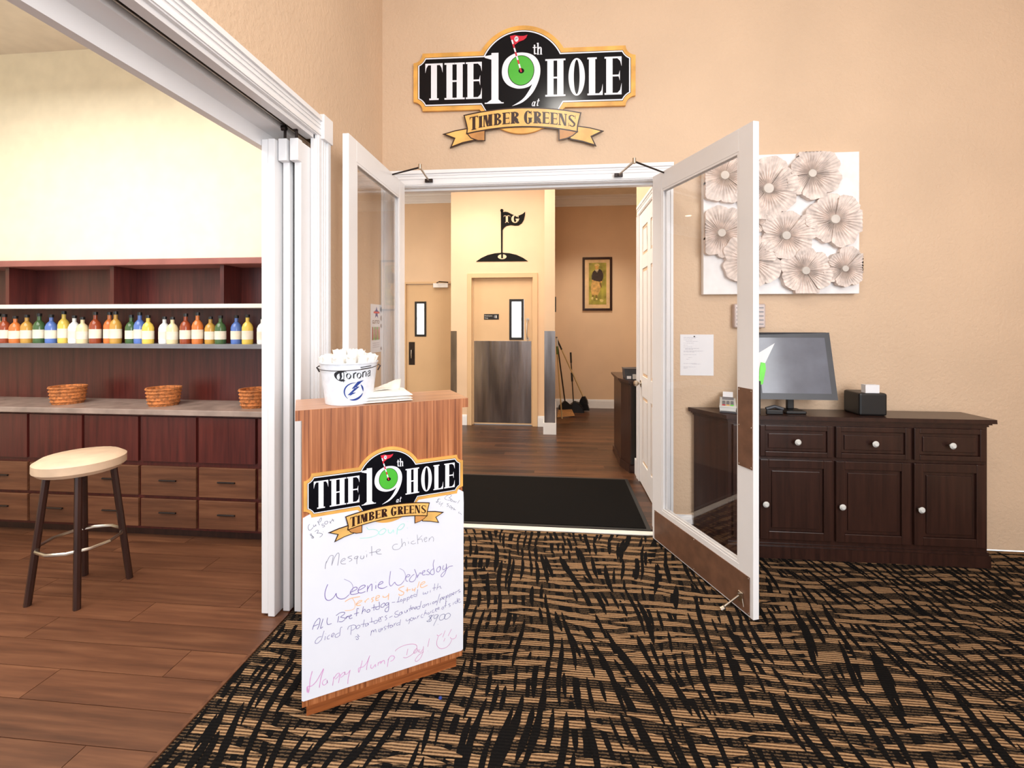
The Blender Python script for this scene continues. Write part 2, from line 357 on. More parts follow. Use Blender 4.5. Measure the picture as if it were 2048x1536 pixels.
bb('baseboard_front', .80, .95, YF, 'white baseboard beside the dark cabinet')
# bar room shell
struct(B(-6.0, -1.32, -1.6, 3.2, -.05, -.004), 'floor', M['mahog'], 'brown plank floor of the bar room', 'floor')
barfloor = bpy.data.objects['floor.002']; pb = None; ry = -1.0; r_i = 0
while ry < 3.15:
    px = -5.2 + .37 * (r_i % 3)
    while px < -1.33:
        Lp = min(1.2, -1.325 - px)
        if Lp > .1:
            ob = G().box(0, Lp - .003, 0, .1475, -.004, 0).build('plank', M['barwood'], barfloor, local=True)
            hw_ = barfloor['_w']; ob.location = (px - hw_[0], ry - hw_[1], -hw_[2])
        px += 1.2
    ry += .15; r_i += 1
M['cream'] = plain('cream_wall', (244, 234, 206), .7, var=.02)
struct(B(-6.0, -1.47, 3.2, 3.3, 0, 3.6), 'wall_bar', M['cream'], 'cream wall behind the back bar shelves')
struct(B(-6.1, -6.0, -1.6, 3.3, 0, 3.6), 'wall_bar', M['cream'], 'cream side wall of the bar room')
struct(B(-6.0, -1.47, -1.6, 3.3, 3.6, 3.7), 'ceiling', M['ceil'], 'white ceiling of the bar room', 'ceiling')
struct(B(-1.332, -1.318, -.75, 2.12, -.004, .006), 'trim_13', M['barwood'], 'brown wooden edge strip between bar planks and carpet', 'threshold')
# ---------------------------------------------------------------- lettering
def ellipse(cx, cy, rx, ry, n=40, a0=0, a1=2 * math.pi): return [(cx + rx * math.cos(a0 + (a1 - a0) * i / n), cy + ry * math.sin(a0 + (a1 - a0) * i / n)) for i in range(n + (0 if abs(a1 - a0 - 2 * math.pi) < 1e-6 else 1))]
def ring(o, i):                                          # quads between two equal length outlines
    n = len(o); return [[o[k], o[(k + 1) % n], i[(k + 1) % n], i[k]] for k in range(n)]
def arcband(cx, cy, ro, ri, a0, a1, n=20):               # ro, ri = (rx, ry)
    A = [math.radians(a0 + (a1 - a0) * k / n) for k in range(n + 1)]
    return [[(cx + ro[0] * math.cos(p), cy + ro[1] * math.sin(p)), (cx + ro[0] * math.cos(q), cy + ro[1] * math.sin(q)),
             (cx + ri[0] * math.cos(q), cy + ri[1] * math.sin(q)), (cx + ri[0] * math.cos(p), cy + ri[1] * math.sin(p))] for p, q in zip(A, A[1:])]
def R_(x0, y0, x1, y1): return [(x0, y0), (x1, y0), (x1, y1), (x0, y1)]
def glyph(ch, x0, x1, y0, y1, t=None, h=None):
    """high contrast serif capitals as lists of polygons inside a box; t stem width, h hairline"""
    W = x1 - x0; H = y1 - y0; t = t or W * .36; h = h or H * .035; s = W * .10; o = []
    def stem(cx, ov=s, th=t): return [R_(cx - th / 2, y0, cx + th / 2, y1), R_(cx - th / 2 - ov, y0, cx + th / 2 + ov, y0 + h), R_(cx - th / 2 - ov, y1 - h, cx + th / 2 + ov, y1)]
    if ch == 'T':
        c = (x0 + x1) / 2; o += [R_(c - t / 2, y0, c + t / 2, y1), R_(c - t / 2 - s, y0, c + t / 2 + s, y0 + h), R_(x0, y1 - h, x1, y1)]
        o += [[(x0, y1), (x0 + W * .22, y1), (x0 + W * .07, y1 - H * .12), (x0, y1 - H * .26)], [(x1, y1), (x1, y1 - H * .26), (x1 - W * .07, y1 - H * .12), (x1 - W * .22, y1)]]
    elif ch in 'EL':
        c = x0 + s + t / 2; o += stem(c); o += [R_(c, y0, x1, y0 + h), [(x1, y0), (x1, y0 + H * .30), (x1 - W * .08, y0 + H * .12), (x1 - W * .34, y0)]]
        if ch == 'E':
            m = (y0 + y1) / 2; e = x1 - W * .10
            o += [R_(c, y1 - h, x1, y1), [(x1, y1), (x1 - W * .34, y1), (x1 - W * .08, y1 - H * .12), (x1, y1 - H * .26)], R_(c, m - h / 2, e, m + h / 2), [(e, m - H * .14), (e, m + H * .14), (e - W * .07, m + h / 2), (e - W * .07, m - h / 2)]]
    elif ch == 'H':
        a = x0 + s + t / 2; b = x1 - s - t / 2; o += stem(a) + stem(b) + [R_(a, (y0 + y1) / 2 - h / 2, b, (y0 + y1) / 2 + h / 2)]
    elif ch == 'I': o += stem((x0 + x1) / 2)
    elif ch == 'O':
        c = ((x0 + x1) / 2, (y0 + y1) / 2); o += ring(ellipse(c[0], c[1], W / 2, H / 2, 44), ellipse(c[0], c[1], W / 2 - t, H / 2 - h * .9, 44))
    elif ch == 'M':
        q = t * .30; o += [R_(x0 + s * .5, y0, x0 + s * .5 + q, y1), R_(x1 - s * .5 - t, y0, x1 - s * .5, y1), R_(x0, y0, x0 + s + q, y0 + h), R_(x1 - s - t, y0, x1, y0 + h), R_(x1 - s - t, y1 - h, x1, y1), R_(x0, y1 - h, x0 + t, y1)]
        m = (x0 + x1) / 2 - t * .15; o += [[(x0 + s * .5, y1), (x0 + s * .5 + t, y1), (m + t * .35, y0), (m - t * .15, y0)], [(m - t * .05, y0), (m + t * .2, y0), (x1 - s * .5 - t * .6, y1), (x1 - s * .5 - t, y1)]]
    elif ch == 'N':
        q = t * .32; o += [R_(x0 + s, y0, x0 + s + q, y1), R_(x1 - s - q, y0, x1 - s, y1), R_(x0, y0, x0 + 2 * s + q, y0 + h), R_(x1 - 2 * s - q, y1 - h, x1, y1), R_(x0, y1 - h, x0 + s + t * .8, y1), [(x0 + s * .6, y1), (x0 + s * .6 + t, y1), (x1 - s, y0), (x1 - s - t * .7, y0)]]
    elif ch in 'BR':
        c = x0 + s + t / 2; o += stem(c); m = y0 + H * .51; bx = c + t * .3
        o += [R_(c, y1 - h, bx + .01 * W, y1), R_(c, m - h / 2, bx, m + h / 2)]
        o += arcband(bx, (m + y1) / 2, (x1 - W * .06 - bx, (y1 - m) / 2 + h / 4), (x1 - W * .06 - t * .9 - bx, (y1 - m) / 2 - h), -90, 90)
        if ch == 'B': o += [R_(c, y0, bx, y0 + h)] + arcband(bx, (m + y0) / 2, (x1 - bx, (m - y0) / 2 + h / 4), (x1 - t - bx, (m - y0) / 2 - h), -90, 90)
        else: o += [[(bx, m + h / 2), (bx, m - h / 2), (x1 - W * .12 - t, y0 + H * .1), (x1 - W * .12 - t, y0 + H * .3), (x1 - W * .12, y0 + H * .34), (x1 - t * .8, m)], R_(x1 - W * .12 - t, y0 + h, x1 - W * .12, y0 + H * .36), [(x1 - W * .12 - t, y0 + h * 3), (x1 - W * .12 - t * .5, y0), (x1, y0), (x1, y0 + h), (x1 - W * .12, y0 + h * 3)]]
    elif ch == 'G':
        c = (x0 + W * .48, (y0 + y1) / 2); o += arcband(c[0], c[1], (W * .48, H / 2), (W * .48 - t, H / 2 - h * .9), 40, 315, 30)
        o += [R_(x1 - W * .08 - t, y0 + h * 2, x1 - W * .08, y0 + H * .42), R_(x1 - W * .16 - t, y0 + H * .42, x1, y0 + H * .42 + h), [(x1 - W * .10, y1), (x1 - W * .10, y1 - H * .32), (x1 - W * .17, y1 - H * .30), (x1 - W * .25, y1 - H * .10)]]
    elif ch == 'S':
        c = (x0 + x1) / 2; r = W * .44
        o += arcband(c, y1 - H * .255, (r, H * .255), (r - t * .62, H * .255 - h), 35, 180, 14) + arcband(c, y0 + H * .255, (r, H * .255), (r - t * .62, H * .255 - h), -145, 0, 14)
        o += [[(c - r, y1 - H * .255), (c - r + t * .62, y1 - H * .255), (c + r, y0 + H * .34), (c + r, y0 + H * .2), (c + r - t * .62, y0 + H * .255), (c - r * .95, y1 - H * .4)]]
        o += [R_(x1 - W * .12, y1 - H * .30, x1 - W * .05, y1), R_(x0 + W * .05, y0, x0 + W * .12, y0 + H * .30)]
    elif ch == '1':
        c = x0 + W * .54; o += [R_(c - t / 2, y0 + H * .02, c + t / 2, y1 - H * .005), R_(x0, y0, x1, y0 + H * .022), [(x0 + W * .1, y0 + H * .02), (c - t / 2, y0 + H * .02), (c - t / 2, y0 + H * .08)], [(c + t / 2, y0 + H * .02), (x1 - W * .1, y0 + H * .02), (c + t / 2, y0 + H * .08)],
              [(x0, y1 - H * .095), (c - t / 2, y1 - H * .135), (c, y1 - H * .13), (c + t / 2, y1), (c, y1 - H * .035), (x0 + W * .12, y1 - H * .055), (x0, y1 - H * .06)]]
    elif ch == 't': o += [R_(x0 + W * .28, y0 + H * .06, x0 + W * .62, y1 * .92 + y0 * .08), R_(x0, y0 + H * .62, x1, y0 + H * .70), [(x0 + W * .28, y0 + H * .1), (x0 + W * .45, y0), (x1, y0 + H * .05), (x1, y0 + H * .1), (x0 + W * .62, y0 + H * .14)]]
    elif ch == 'h':
        o += [R_(x0 + W * .08, y0, x0 + W * .34, y1), R_(x0, y0, x0 + W * .44, y0 + h), R_(x0, y1 - h * 2, x0 + W * .2, y1), R_(x1 - W * .36, y0, x1 - W * .1, y0 + H * .5), R_(x1 - W * .46, y0, x1, y0 + h)]
        o += arcband(x0 + W * .59, y0 + H * .48, (W * .31, H * .18), (W * .08, H * .12), 0, 180, 10)
    elif ch == 'a': o += ring(ellipse(x0 + W * .38, y0 + H * .35, W * .36, H * .35, 20), ellipse(x0 + W * .38, y0 + H * .35, W * .16, H * .27, 20)) + [[(x0 + W * .58, y0), (x0 + W * .95, y0), (x0 + W * 1.0, y0 + H * .1), (x0 + W * .82, y0 + H * .1), (x0 + W * .88, y0 + H * .68), (x0 + W * .66, y0 + H * .68)]]
    return o
def offset_poly(poly, d):                                # inward offset (ccw polygon), simple mitre
    n = len(poly); r = []
    A = sum(poly[i][0] * poly[(i + 1) % n][1] - poly[(i + 1) % n][0] * poly[i][1] for i in range(n)); sg = 1 if A > 0 else -1
    for i in range(n):
        p, q, s2 = poly[i - 1], poly[i], poly[(i + 1) % n]
        def nr(a, b): dx, dy = b[0] - a[0], b[1] - a[1]; L = math.hypot(dx, dy) or 1; return (-dy / L * sg, dx / L * sg)
        n1, n2 = nr(p, q), nr(q, s2); mx, my = n1[0] + n2[0], n1[1] + n2[1]; k = mx * mx + my * my
        if k < .3: k = .3
        r.append((q[0] + 2 * mx / k * d, q[1] + 2 * my / k * d))
    return r
def smooth_pts(p):
    if len(p) < 3: return p
    o = []
    for i in range(len(p) - 1):
        a = p[max(i - 1, 0)]; b = p[i]; c = p[i + 1]; d = p[min(i + 2, len(p) - 1)]
        for k in range(4):
            t = k / 4.0; o.append(tuple(.5 * (2 * b[j] + (c[j] - a[j]) * t + (2 * a[j] - 5 * b[j] + 4 * c[j] - d[j]) * t * t + (3 * b[j] - a[j] - 3 * c[j] + d[j]) * t ** 3) for j in (0, 1)))
    return o + [p[-1]]
def plaque_outline(d=0.0):
    def arc(cx, cy, r, a0, a1, n=7): return [(cx + r * math.cos(a0 + (a1 - a0) * k / n), cy + r * math.sin(a0 + (a1 - a0) * k / n)) for k in range(n + 1)]
    Hx, Hy = .777, .205; r = .066 + d * .8; q = math.asin(min(1, d / r)); h = math.pi / 2; R = .334 - d; cy = .373 - .334; v = Hy - d; w_ = math.sqrt(R * R - (v - cy) ** 2)
    lim = -.325 if d > 0 else -1
    rt = arc(Hx, Hy, r, 2 * h + q, 3 * h - q) if d > 0 else arc(Hx, Hy, r, 2 * h, 3 * h)
    ul = arc(-Hx, Hy, r, -h + q, -q)                       # upper left notch, upward end last
    pts = [(-Hx + d, -Hy + math.sqrt(r * r - d * d))]
    low_left = arc(-Hx, -Hy, r, h - q, q)                  # from left edge to bottom edge
    pts = low_left + [(-.300 + d * .4, -Hy + d), (-.250 + d * .5, max(-.255, lim))]
    R2 = .334 - d; pts += [(R2 * math.cos(math.radians(-132 + 84 * k / 16)), max(lim, -.03 + R2 * 1.05 * math.sin(math.radians(-132 + 84 * k / 16)))) for k in range(17)]
    pts += [(.250 - d * .5, max(-.255, lim)), (.300 - d * .4, -Hy + d)]
    pts += arc(Hx, -Hy, r, 2 * h - q, h + q)
    pts += [p for p in arc(Hx, Hy, r, 3 * h - q, 2 * h + q)]
    pts += arc(0, cy, R, math.atan2(v - cy, w_), math.atan2(v - cy, -w_), 28)
    pts += arc(-Hx, Hy, r, -q, -h + q)
    out = [pts[0]]
    for p in pts[1:]:
        if math.hypot(p[0] - out[-1][0], p[1] - out[-1][1]) > .003: out.append(p)
    return out
def plaque(parent, P, K, thick, local, lname=True):
    """the club plaque; P(u,v,d) places it, K scales it, d is distance out of the surface in metres"""
    Q = lambda u, v, d: P(u * K, v * K, d)
    out = plaque_outline(); e = .0006
    def part(name, m, polys, d, th=None):
        g = G()
        for k, p in enumerate(polys):
            if th: g.prism(p, d - th, d, Q)
            else: g.flat(p, d + 5e-6 * k, Q)
        return g.build(name, m, parent, local=local)
    part('gold_backing', M['gold'], [out], thick, thick)
    i0, i1, i2 = plaque_outline(.031), plaque_outline(.0345), plaque_outline(.0435)
    part('black_outline', M['signblack'], [i0], thick + e); part('white_border', M['signwhite'], [i1], thick + 2 * e); part('black_field', M['signblack'], [i2], thick + 3 * e)
    L = thick + 4 * e
    for ch, a, b in (('T', -.690, -.564), ('H', -.551, -.405), ('E', -.397, -.283), ('H', .163, .302), ('O', .323, .435), ('L', .452, .556), ('E', .568, .683)):
        part('letter', M['signwhite'], glyph(ch, a, b, -.130, .130, t=.043 if ch != 'O' else .036, h=.012), L)
    part('numeral', M['signwhite'], glyph('1', -.262, -.128, -.168, .190, t=.050), L)
    nine = [(1010, 318), (940, 325), (875, 365), (843, 430), (845, 510), (885, 570), (950, 600), (1010, 603), (1060, 590), (1085, 575), (1045, 645), (1000, 695), (920, 742), (1010, 712), (1090, 640), (1140, 540), (1152, 450), (1130, 380), (1080, 335)]
    nine = smooth_pts(nine[12:] + nine[:13])[:-1]; part('numeral', M['signwhite'], [[((x - 1003) * .000862, (533 - y) * .00088 - .006) for x, y in nine]], L)
    part('green_disc', M['signblack'], [ellipse(-.006, .058, .093, .106)], L + e)
    part('green_disc', M['signgreen'], [ellipse(-.006, .058, .089, .102)], L + 2 * e)
    part('cup_hole', M['signblack'], [ellipse(-.004, .055, .020, .018, 20)], L + 3 * e)
    a, b = (-.078, .300), (-.004, .045); n = 9
    for k in range(n):
        p = [a[0] + (b[0] - a[0]) * k / n, a[1] + (b[1] - a[1]) * k / n]; q = [a[0] + (b[0] - a[0]) * (k + 1) / n, a[1] + (b[1] - a[1]) * (k + 1) / n]
        part('pole_stripe', M['signred'] if k % 2 == 0 else M['signwhite'], [[(p[0] - .0055, p[1]), (p[0] + .0055, p[1] + .002), (q[0] + .0055, q[1] + .002), (q[0] - .0055, q[1])]], L + 4 * e)
    part('flag', M['signred'], [[(-.074, .301), (-.05, .306), (-.02, .298), (.012, .297), (.040, .304), (.030, .283), (.012, .268), (-.02, .258), (-.05, .236)]], L + 5 * e)
    part('flag_dot', M['signwhite'], [ellipse(-.038, .277, .014, .019, 18)], L + 6 * e)
    part('flag_dot', M['signblack'], [R_(-.044, .268, -.041, .287)] + ring(ellipse(-.034, .281, .005, .006, 12), ellipse(-.034, .281, .0025, .0035, 12)), L + 7 * e)
    part('small_letter', M['signwhite'], glyph('t', .076, .103, .166, .240), L); part('small_letter', M['signwhite'], glyph('h', .104, .142, .164, .246), L)
    sk = lambda ps: [[(u + (v + .19) * .25, v) for u, v in p] for p in ps]
    part('small_letter', M['signwhite'], sk(glyph('a', .066, .094, -.194, -.146)), L); part('small_letter', M['signwhite'], sk(glyph('t', .097, .116, -.194, -.138)), L)
    # ribbon
    def arc(u0, v0, u1, v1, um, vm, n=14):
        r = []
        for k in range(n + 1):
            t = k / n; r.append(((1 - t) ** 2 * u0 + 2 * t * (1 - t) * (2 * um - .5 * (u0 + u1)) + t * t * u1, (1 - t) ** 2 * v0 + 2 * t * (1 - t) * (2 * vm - .5 * (v0 + v1)) + t * t * v1))
        return r
    tl = [(-.392, -.340), (-.470, -.352), (-.553, -.374), (-.476, -.405), (-.504, -.467), (-.42, -.437), (-.336, -.421), (-.30, -.36)]
    tr_ = [(.392, -.342), (.470, -.355), (.553, -.378), (.477, -.413), (.506, -.474), (.42, -.446), (.339, -.428), (.30, -.362)]
    T2 = L + e
    for nm, p in (('ribbon_tail', tl), ('ribbon_tail', tr_)):
        part(nm, M['goldlite'], [offset_poly(p, .004)], T2 + e, thick * .6 if thick > .004 else None)
        part('ribbon_edge', M['signbrown'], [offset_poly(p, -.004)], T2, thick * .6 if thick > .004 else None)
    fl = [(-.388, -.372), (-.262, -.345), (-.262, -.426), (-.31, -.424), (-.36, -.405)]; fr_ = [(.260, -.345), (.381, -.380), (.35, -.405), (.31, -.422), (.260, -.432)]
    for p in (fl, fr_):
        part('ribbon_edge', M['signbrown'], [offset_poly(p, -.005)], T2 + 2 * e); part('ribbon_fold', M['golddark'], [offset_poly(p, .002)], T2 + 3 * e)
    top = arc(-.407, -.248, .405, -.252, 0, -.207); bot = arc(.381, -.378, -.388, -.374, 0, -.334)
    band = top + [(.392, -.30), (.383, -.34)] + bot + [(-.384, -.34), (-.393, -.30)]
    part('ribbon_edge', M['signbrown'], [offset_poly(band, -.006)], T2 + 4 * e); part('ribbon_band', M['goldlite'], [offset_poly(band, .003)], T2 + 5 * e)
    for ch, za, zb in (('T', 575, 645), ('I', 648, 682), ('M', 686, 764), ('B', 772, 837), ('E', 843, 905), ('R', 910, 982), ('G', 1020, 1088), ('R', 1095, 1162), ('E', 1166, 1225), ('E', 1231, 1290), ('N', 1296, 1366), ('S', 1374, 1436)):
        a, b = (za - 1003) * .000862, (zb - 1003) * .000862; c = (a + b) / 2; vm = -.272 - .27 * c * c; hh = .047 if ch in 'TG' and za in (575, 1020) else .041; sl = -.54 * c
        ps = glyph(ch, a, b, vm - hh, vm + hh, t=(b - a) * (.36 if ch != 'I' else .75), h=.006)
        part('letter', M['signbrown'], [[(u, v + (u - c) * sl) for u, v in p] for p in ps], T2 + 6 * e)
# ---------------------------------------------------------------- wall plaque
sg = thing('club_sign', (-.230, YF, 2.68), 'shaped black and gold club plaque with a golf flag, mounted high on the beige wall', 'sign')
plaque(sg, lambda u, v, d: (-.230 + u, YF - d - .006, 3.155 + v - .017 * u), 1.0, .018, False)
# ---------------------------------------------------------------- glass double doors
def glass_leaf(name, label, hinge, ang, th_sign, kick):
    r = thing(name, (hinge[0], hinge[1], .01), label, 'door', rz=ang, kind='structure')
    W, H, T = .87, 2.42, .034; y0, y1 = (0, T) if th_sign > 0 else (-T, 0)
    def bx(nm, x0, x1, z0, z1, m=M['white'], a=y0, b=y1, bev=.002): return B(x0, x1, a, b, z0, z1).build(nm, m, r, local=True, bevel=bev)
    bx('stile', 0, .105, 0, H); bx('stile', .775, W, 0, H); bx('rail', .105, .775, 2.305, H); bx('rail', .105, .775, 0, .228)
    for a, b in ((y0 - .0015, y0 + .011), (y1 - .011, y1 + .0015)):
        g = G().box(.105, .117, a + .003, b - .003, .228, 2.305).box(.763, .775, a + .003, b - .003, .228, 2.305).box(.117, .763, a + .003, b - .003, .228, .240).box(.117, .763, a + .003, b - .003, 2.293, 2.305)
        g.build('glazing_bead', M['white'], r, local=True)
    bx('pane', .117, .763, (y0 + y1) / 2 - .002, (y0 + y1) / 2 + .002, M['glass'], .240, 2.293, 0) if False else B(.117, .763, (y0 + y1) / 2 - .0025, (y0 + y1) / 2 + .0025, .240, 2.293).build('pane', M['glass'], r, local=True)
    return r, y0, y1
dl, a_, b_ = glass_leaf('door_1', 'white framed glass door folded back against the side wall behind the bucket', (-1.059, 3.10), -math.pi / 2, -1, False)
dr, a_, b_ = glass_leaf('door_2', 'white framed glass door with brown kick plate swung open beside the dark cabinet', (.652, 3.094), math.atan2(-.9373, .3485), 1, True)
B(.025, .849, -.0035, 0, .010, .196).build('kick_plate', M['brownlam'], dr, local=True)
B(.773, .866, -.0035, 0, .726, 1.118).build('push_plate', M['brownlam'], dr, local=True)
for z in (.735, .93, 1.108):
    for x in (.780, .859):
        ob = G().lathe([(0, .0012), (.003, .001), (.0035, 0)], 10).build('screw', M['nickel'], dr, local=True); ob.location = (x, -.0035, z); ob.rotation_euler = (math.pi / 2, 0, 0)
for x in (.032, .43, .842):
    for z in (.018, .188):
        ob = G().lathe([(0, .0012), (.003, .001), (.0035, 0)], 10).build('screw', M['nickel'], dr, local=True); ob.location = (x, -.0035, z); ob.rotation_euler = (math.pi / 2, 0, 0)
# kick down stop at the free corner
g = G().box(.782, .812, -.012, -.0035, .05, .10); g.build('stop_bracket', M['nickel'], dr, local=True, bevel=.002)
g = G().tube([(.797, -.018, .082), (.78, -.045, .05), (.765, -.075, .018)], [.0055, .005, .006], 10).tube([(.797, -.028, .094), (.797, -.004, .094)], .005, 8).tube([(.765, -.075, .012), (.758, -.088, .000)], [.011, .013], 12).tube([(.815, -.014, .075), (.83, -.02, .045)], .0018, 6)
g.build('stop_arm', M['nickel'], dr, local=True, smooth=True)
B(.03, .30, .034, .085, 2.33, 2.39).build('closer_body', M['nickel'], dr, local=True, bevel=.006)
B(.03, .30, -.085, -.034, 2.33, 2.39).build('closer_body', M['nickel'], dl, local=True, bevel=.006)
for xx, aa in ((dl, -.034 - .012), (dr, .034)):
    for z in (.25, 1.15, 2.1): G().tube([(-.004, (aa if xx is dl else .034), z), (-.004, (aa if xx is dl else .034), z + .09)], .0065, 10).build('hinge', M['white'], xx, local=True, smooth=True)
def closer(door, foot, elb, end):
    t = bpy.data.objects.new('closer_arm', None); COL.objects.link(t); t.parent = door
    t.matrix_parent_inverse = (Matrix.Translation(door.location) @ Matrix.Rotation(door.rotation_euler[2], 4, 'Z')).inverted(); t['_w'] = (0, 0, 0)
    x, y, z = foot
    B(x - .028, x + .028, y, YF - .028, z - .012, z + .012).build('foot_bracket', M['darkmetal'], t, bevel=.002)
    G().tube([(x, y, z), elb], [.0065, .0075], 8).build('forearm', M['nickel'], t, smooth=True)
    G().tube([elb, end], [.006, .005], 8).build('main_arm', M['darkmetal'], t, smooth=True)
    G().tube([(elb[0], elb[1], elb[2] - .012), (elb[0], elb[1], elb[2] + .02)], .011, 12).build('elbow_knob', M['nickel'], t, smooth=True)
closer(dl, (-.891, 3.115, 2.46), (-.872, 2.85, 2.460), (-1.10, 2.855, 2.412))
closer(dr, (.431, 3.115, 2.458), (.489, 2.85, 2.452), (.725, 2.99, 2.412))
# ---------------------------------------------------------------- folding panels
for i, (x0, y0, z0, lb) in enumerate(((-1.300, 2.14, .004, 'white sliding panel edge closest to the fluted casing'), (-1.360, 2.14, .004, 'middle white sliding panel edge between two dark gaps'), (-1.410, 2.095, .002, 'white sliding panel edge standing nearest the bar room'), (-1.447, 2.10, .012, 'thick white end panel edge next to the bar room opening'))):
    p = thing('door_%d' % (i + 3), (x0 + .018, y0, 0), lb, 'door', kind='structure')
    w_ = .035 if i < 3 else .034
    B(x0, x0 + w_, y0, 2.95, z0, 2.36).build('panel', M['white'], p, bevel=.003)
    if i < 2: B(x0 - .022, x0 - .002, y0 + .03, y0 + .05, .006, 2.33).build('gap_shade', M['blackplastic'], p)  # black strip added in place of the shade between panels
    if i < 2: B(x0 - .006, x0 + w_ + .002, y0 - .03, y0 + .01, 2.255, 2.365).build('guide_block', M['white'], p, bevel=.003)
    if i < 2: G().tube([(x0 + .018, y0 - .01, 2.365), (x0 + .018, y0 - .01, 2.44)], .007, 8).tube([(x0 + .005, y0 - .02, 2.42), (x0 + .03, y0 - .02, 2.42)], .013, 10).build('roller', M['darkmetal'], p, smooth=True)
# ---------------------------------------------------------------- podium
RZ = math.atan2(.5073, .8618)
pod = thing('podium', (-.911, 1.577, 0), 'wood veneer host podium standing on the carpet, white menu board on its front', 'podium', rz=RZ)
def pb_(nm, x0, x1, y0, y1, z0, z1, m, bev=.0015): return B(x0, x1, y0, y1, z0, z1).build(nm, m, pod, local=True, bevel=bev)
pb_('body', -.015, .597, -.0145, .236, .05, 1.094, M['podium']); pb_('plinth', 0, .576, 0, .225, 0, .05, M['podiumbase'])
pb_('top', -.0376, .6235, -.0155, .242, 1.094, 1.1327, M['podiumtop'], .0012)
G().prism([(-.037, 1.1322), (-.037, 1.0945), (-.0145, 1.0945), (-.0145, .0505), (.5965, .0505), (.5965, 1.0945), (.623, 1.0945), (.623, 1.1322)], .0146, .0163, lambda u, v, d: (u, -d, v)).build('front_panel', M['podium'], pod, local=True)
bd = thing('menu_board', (-.911, 1.577, .07), 'white dry-erase menu board with handwritten specials, fixed to the podium front', 'sign', rz=RZ)
bo = [(-.016, .0045), (-.010, 0), (.592, .0), (.5985, .006), (.6015, .62), (.60, .665), (.578, .68), (.30, .70), (.02, .68), (-.012, .665), (-.013, .60)]
BP = lambda u, v, d: (u, -.0163 - d, v)
G().prism([(u, v + .0055) for u, v in bo], 0, .0045, BP).build('board_panel', M['board'], bd, local=True)
plaque(bd, lambda u, v, d: (.294 + u, -.0163 - d, .819 - .07 + v), .391, .0052, True)
INK = {'grey': (150, 148, 164), 'dgrey': (112, 112, 126), 'teal': (168, 224, 214), 'purple': (126, 106, 176), 'violet': (100, 84, 154), 'blue': (84, 84, 140), 'orange': (244, 188, 140), 'pink': (216, 160, 208), 'magenta': (206, 120, 178)}
for k in INK: M['ink_' + k] = plain('marker_' + k, INK[k], .5, var=.05, nscale=60)
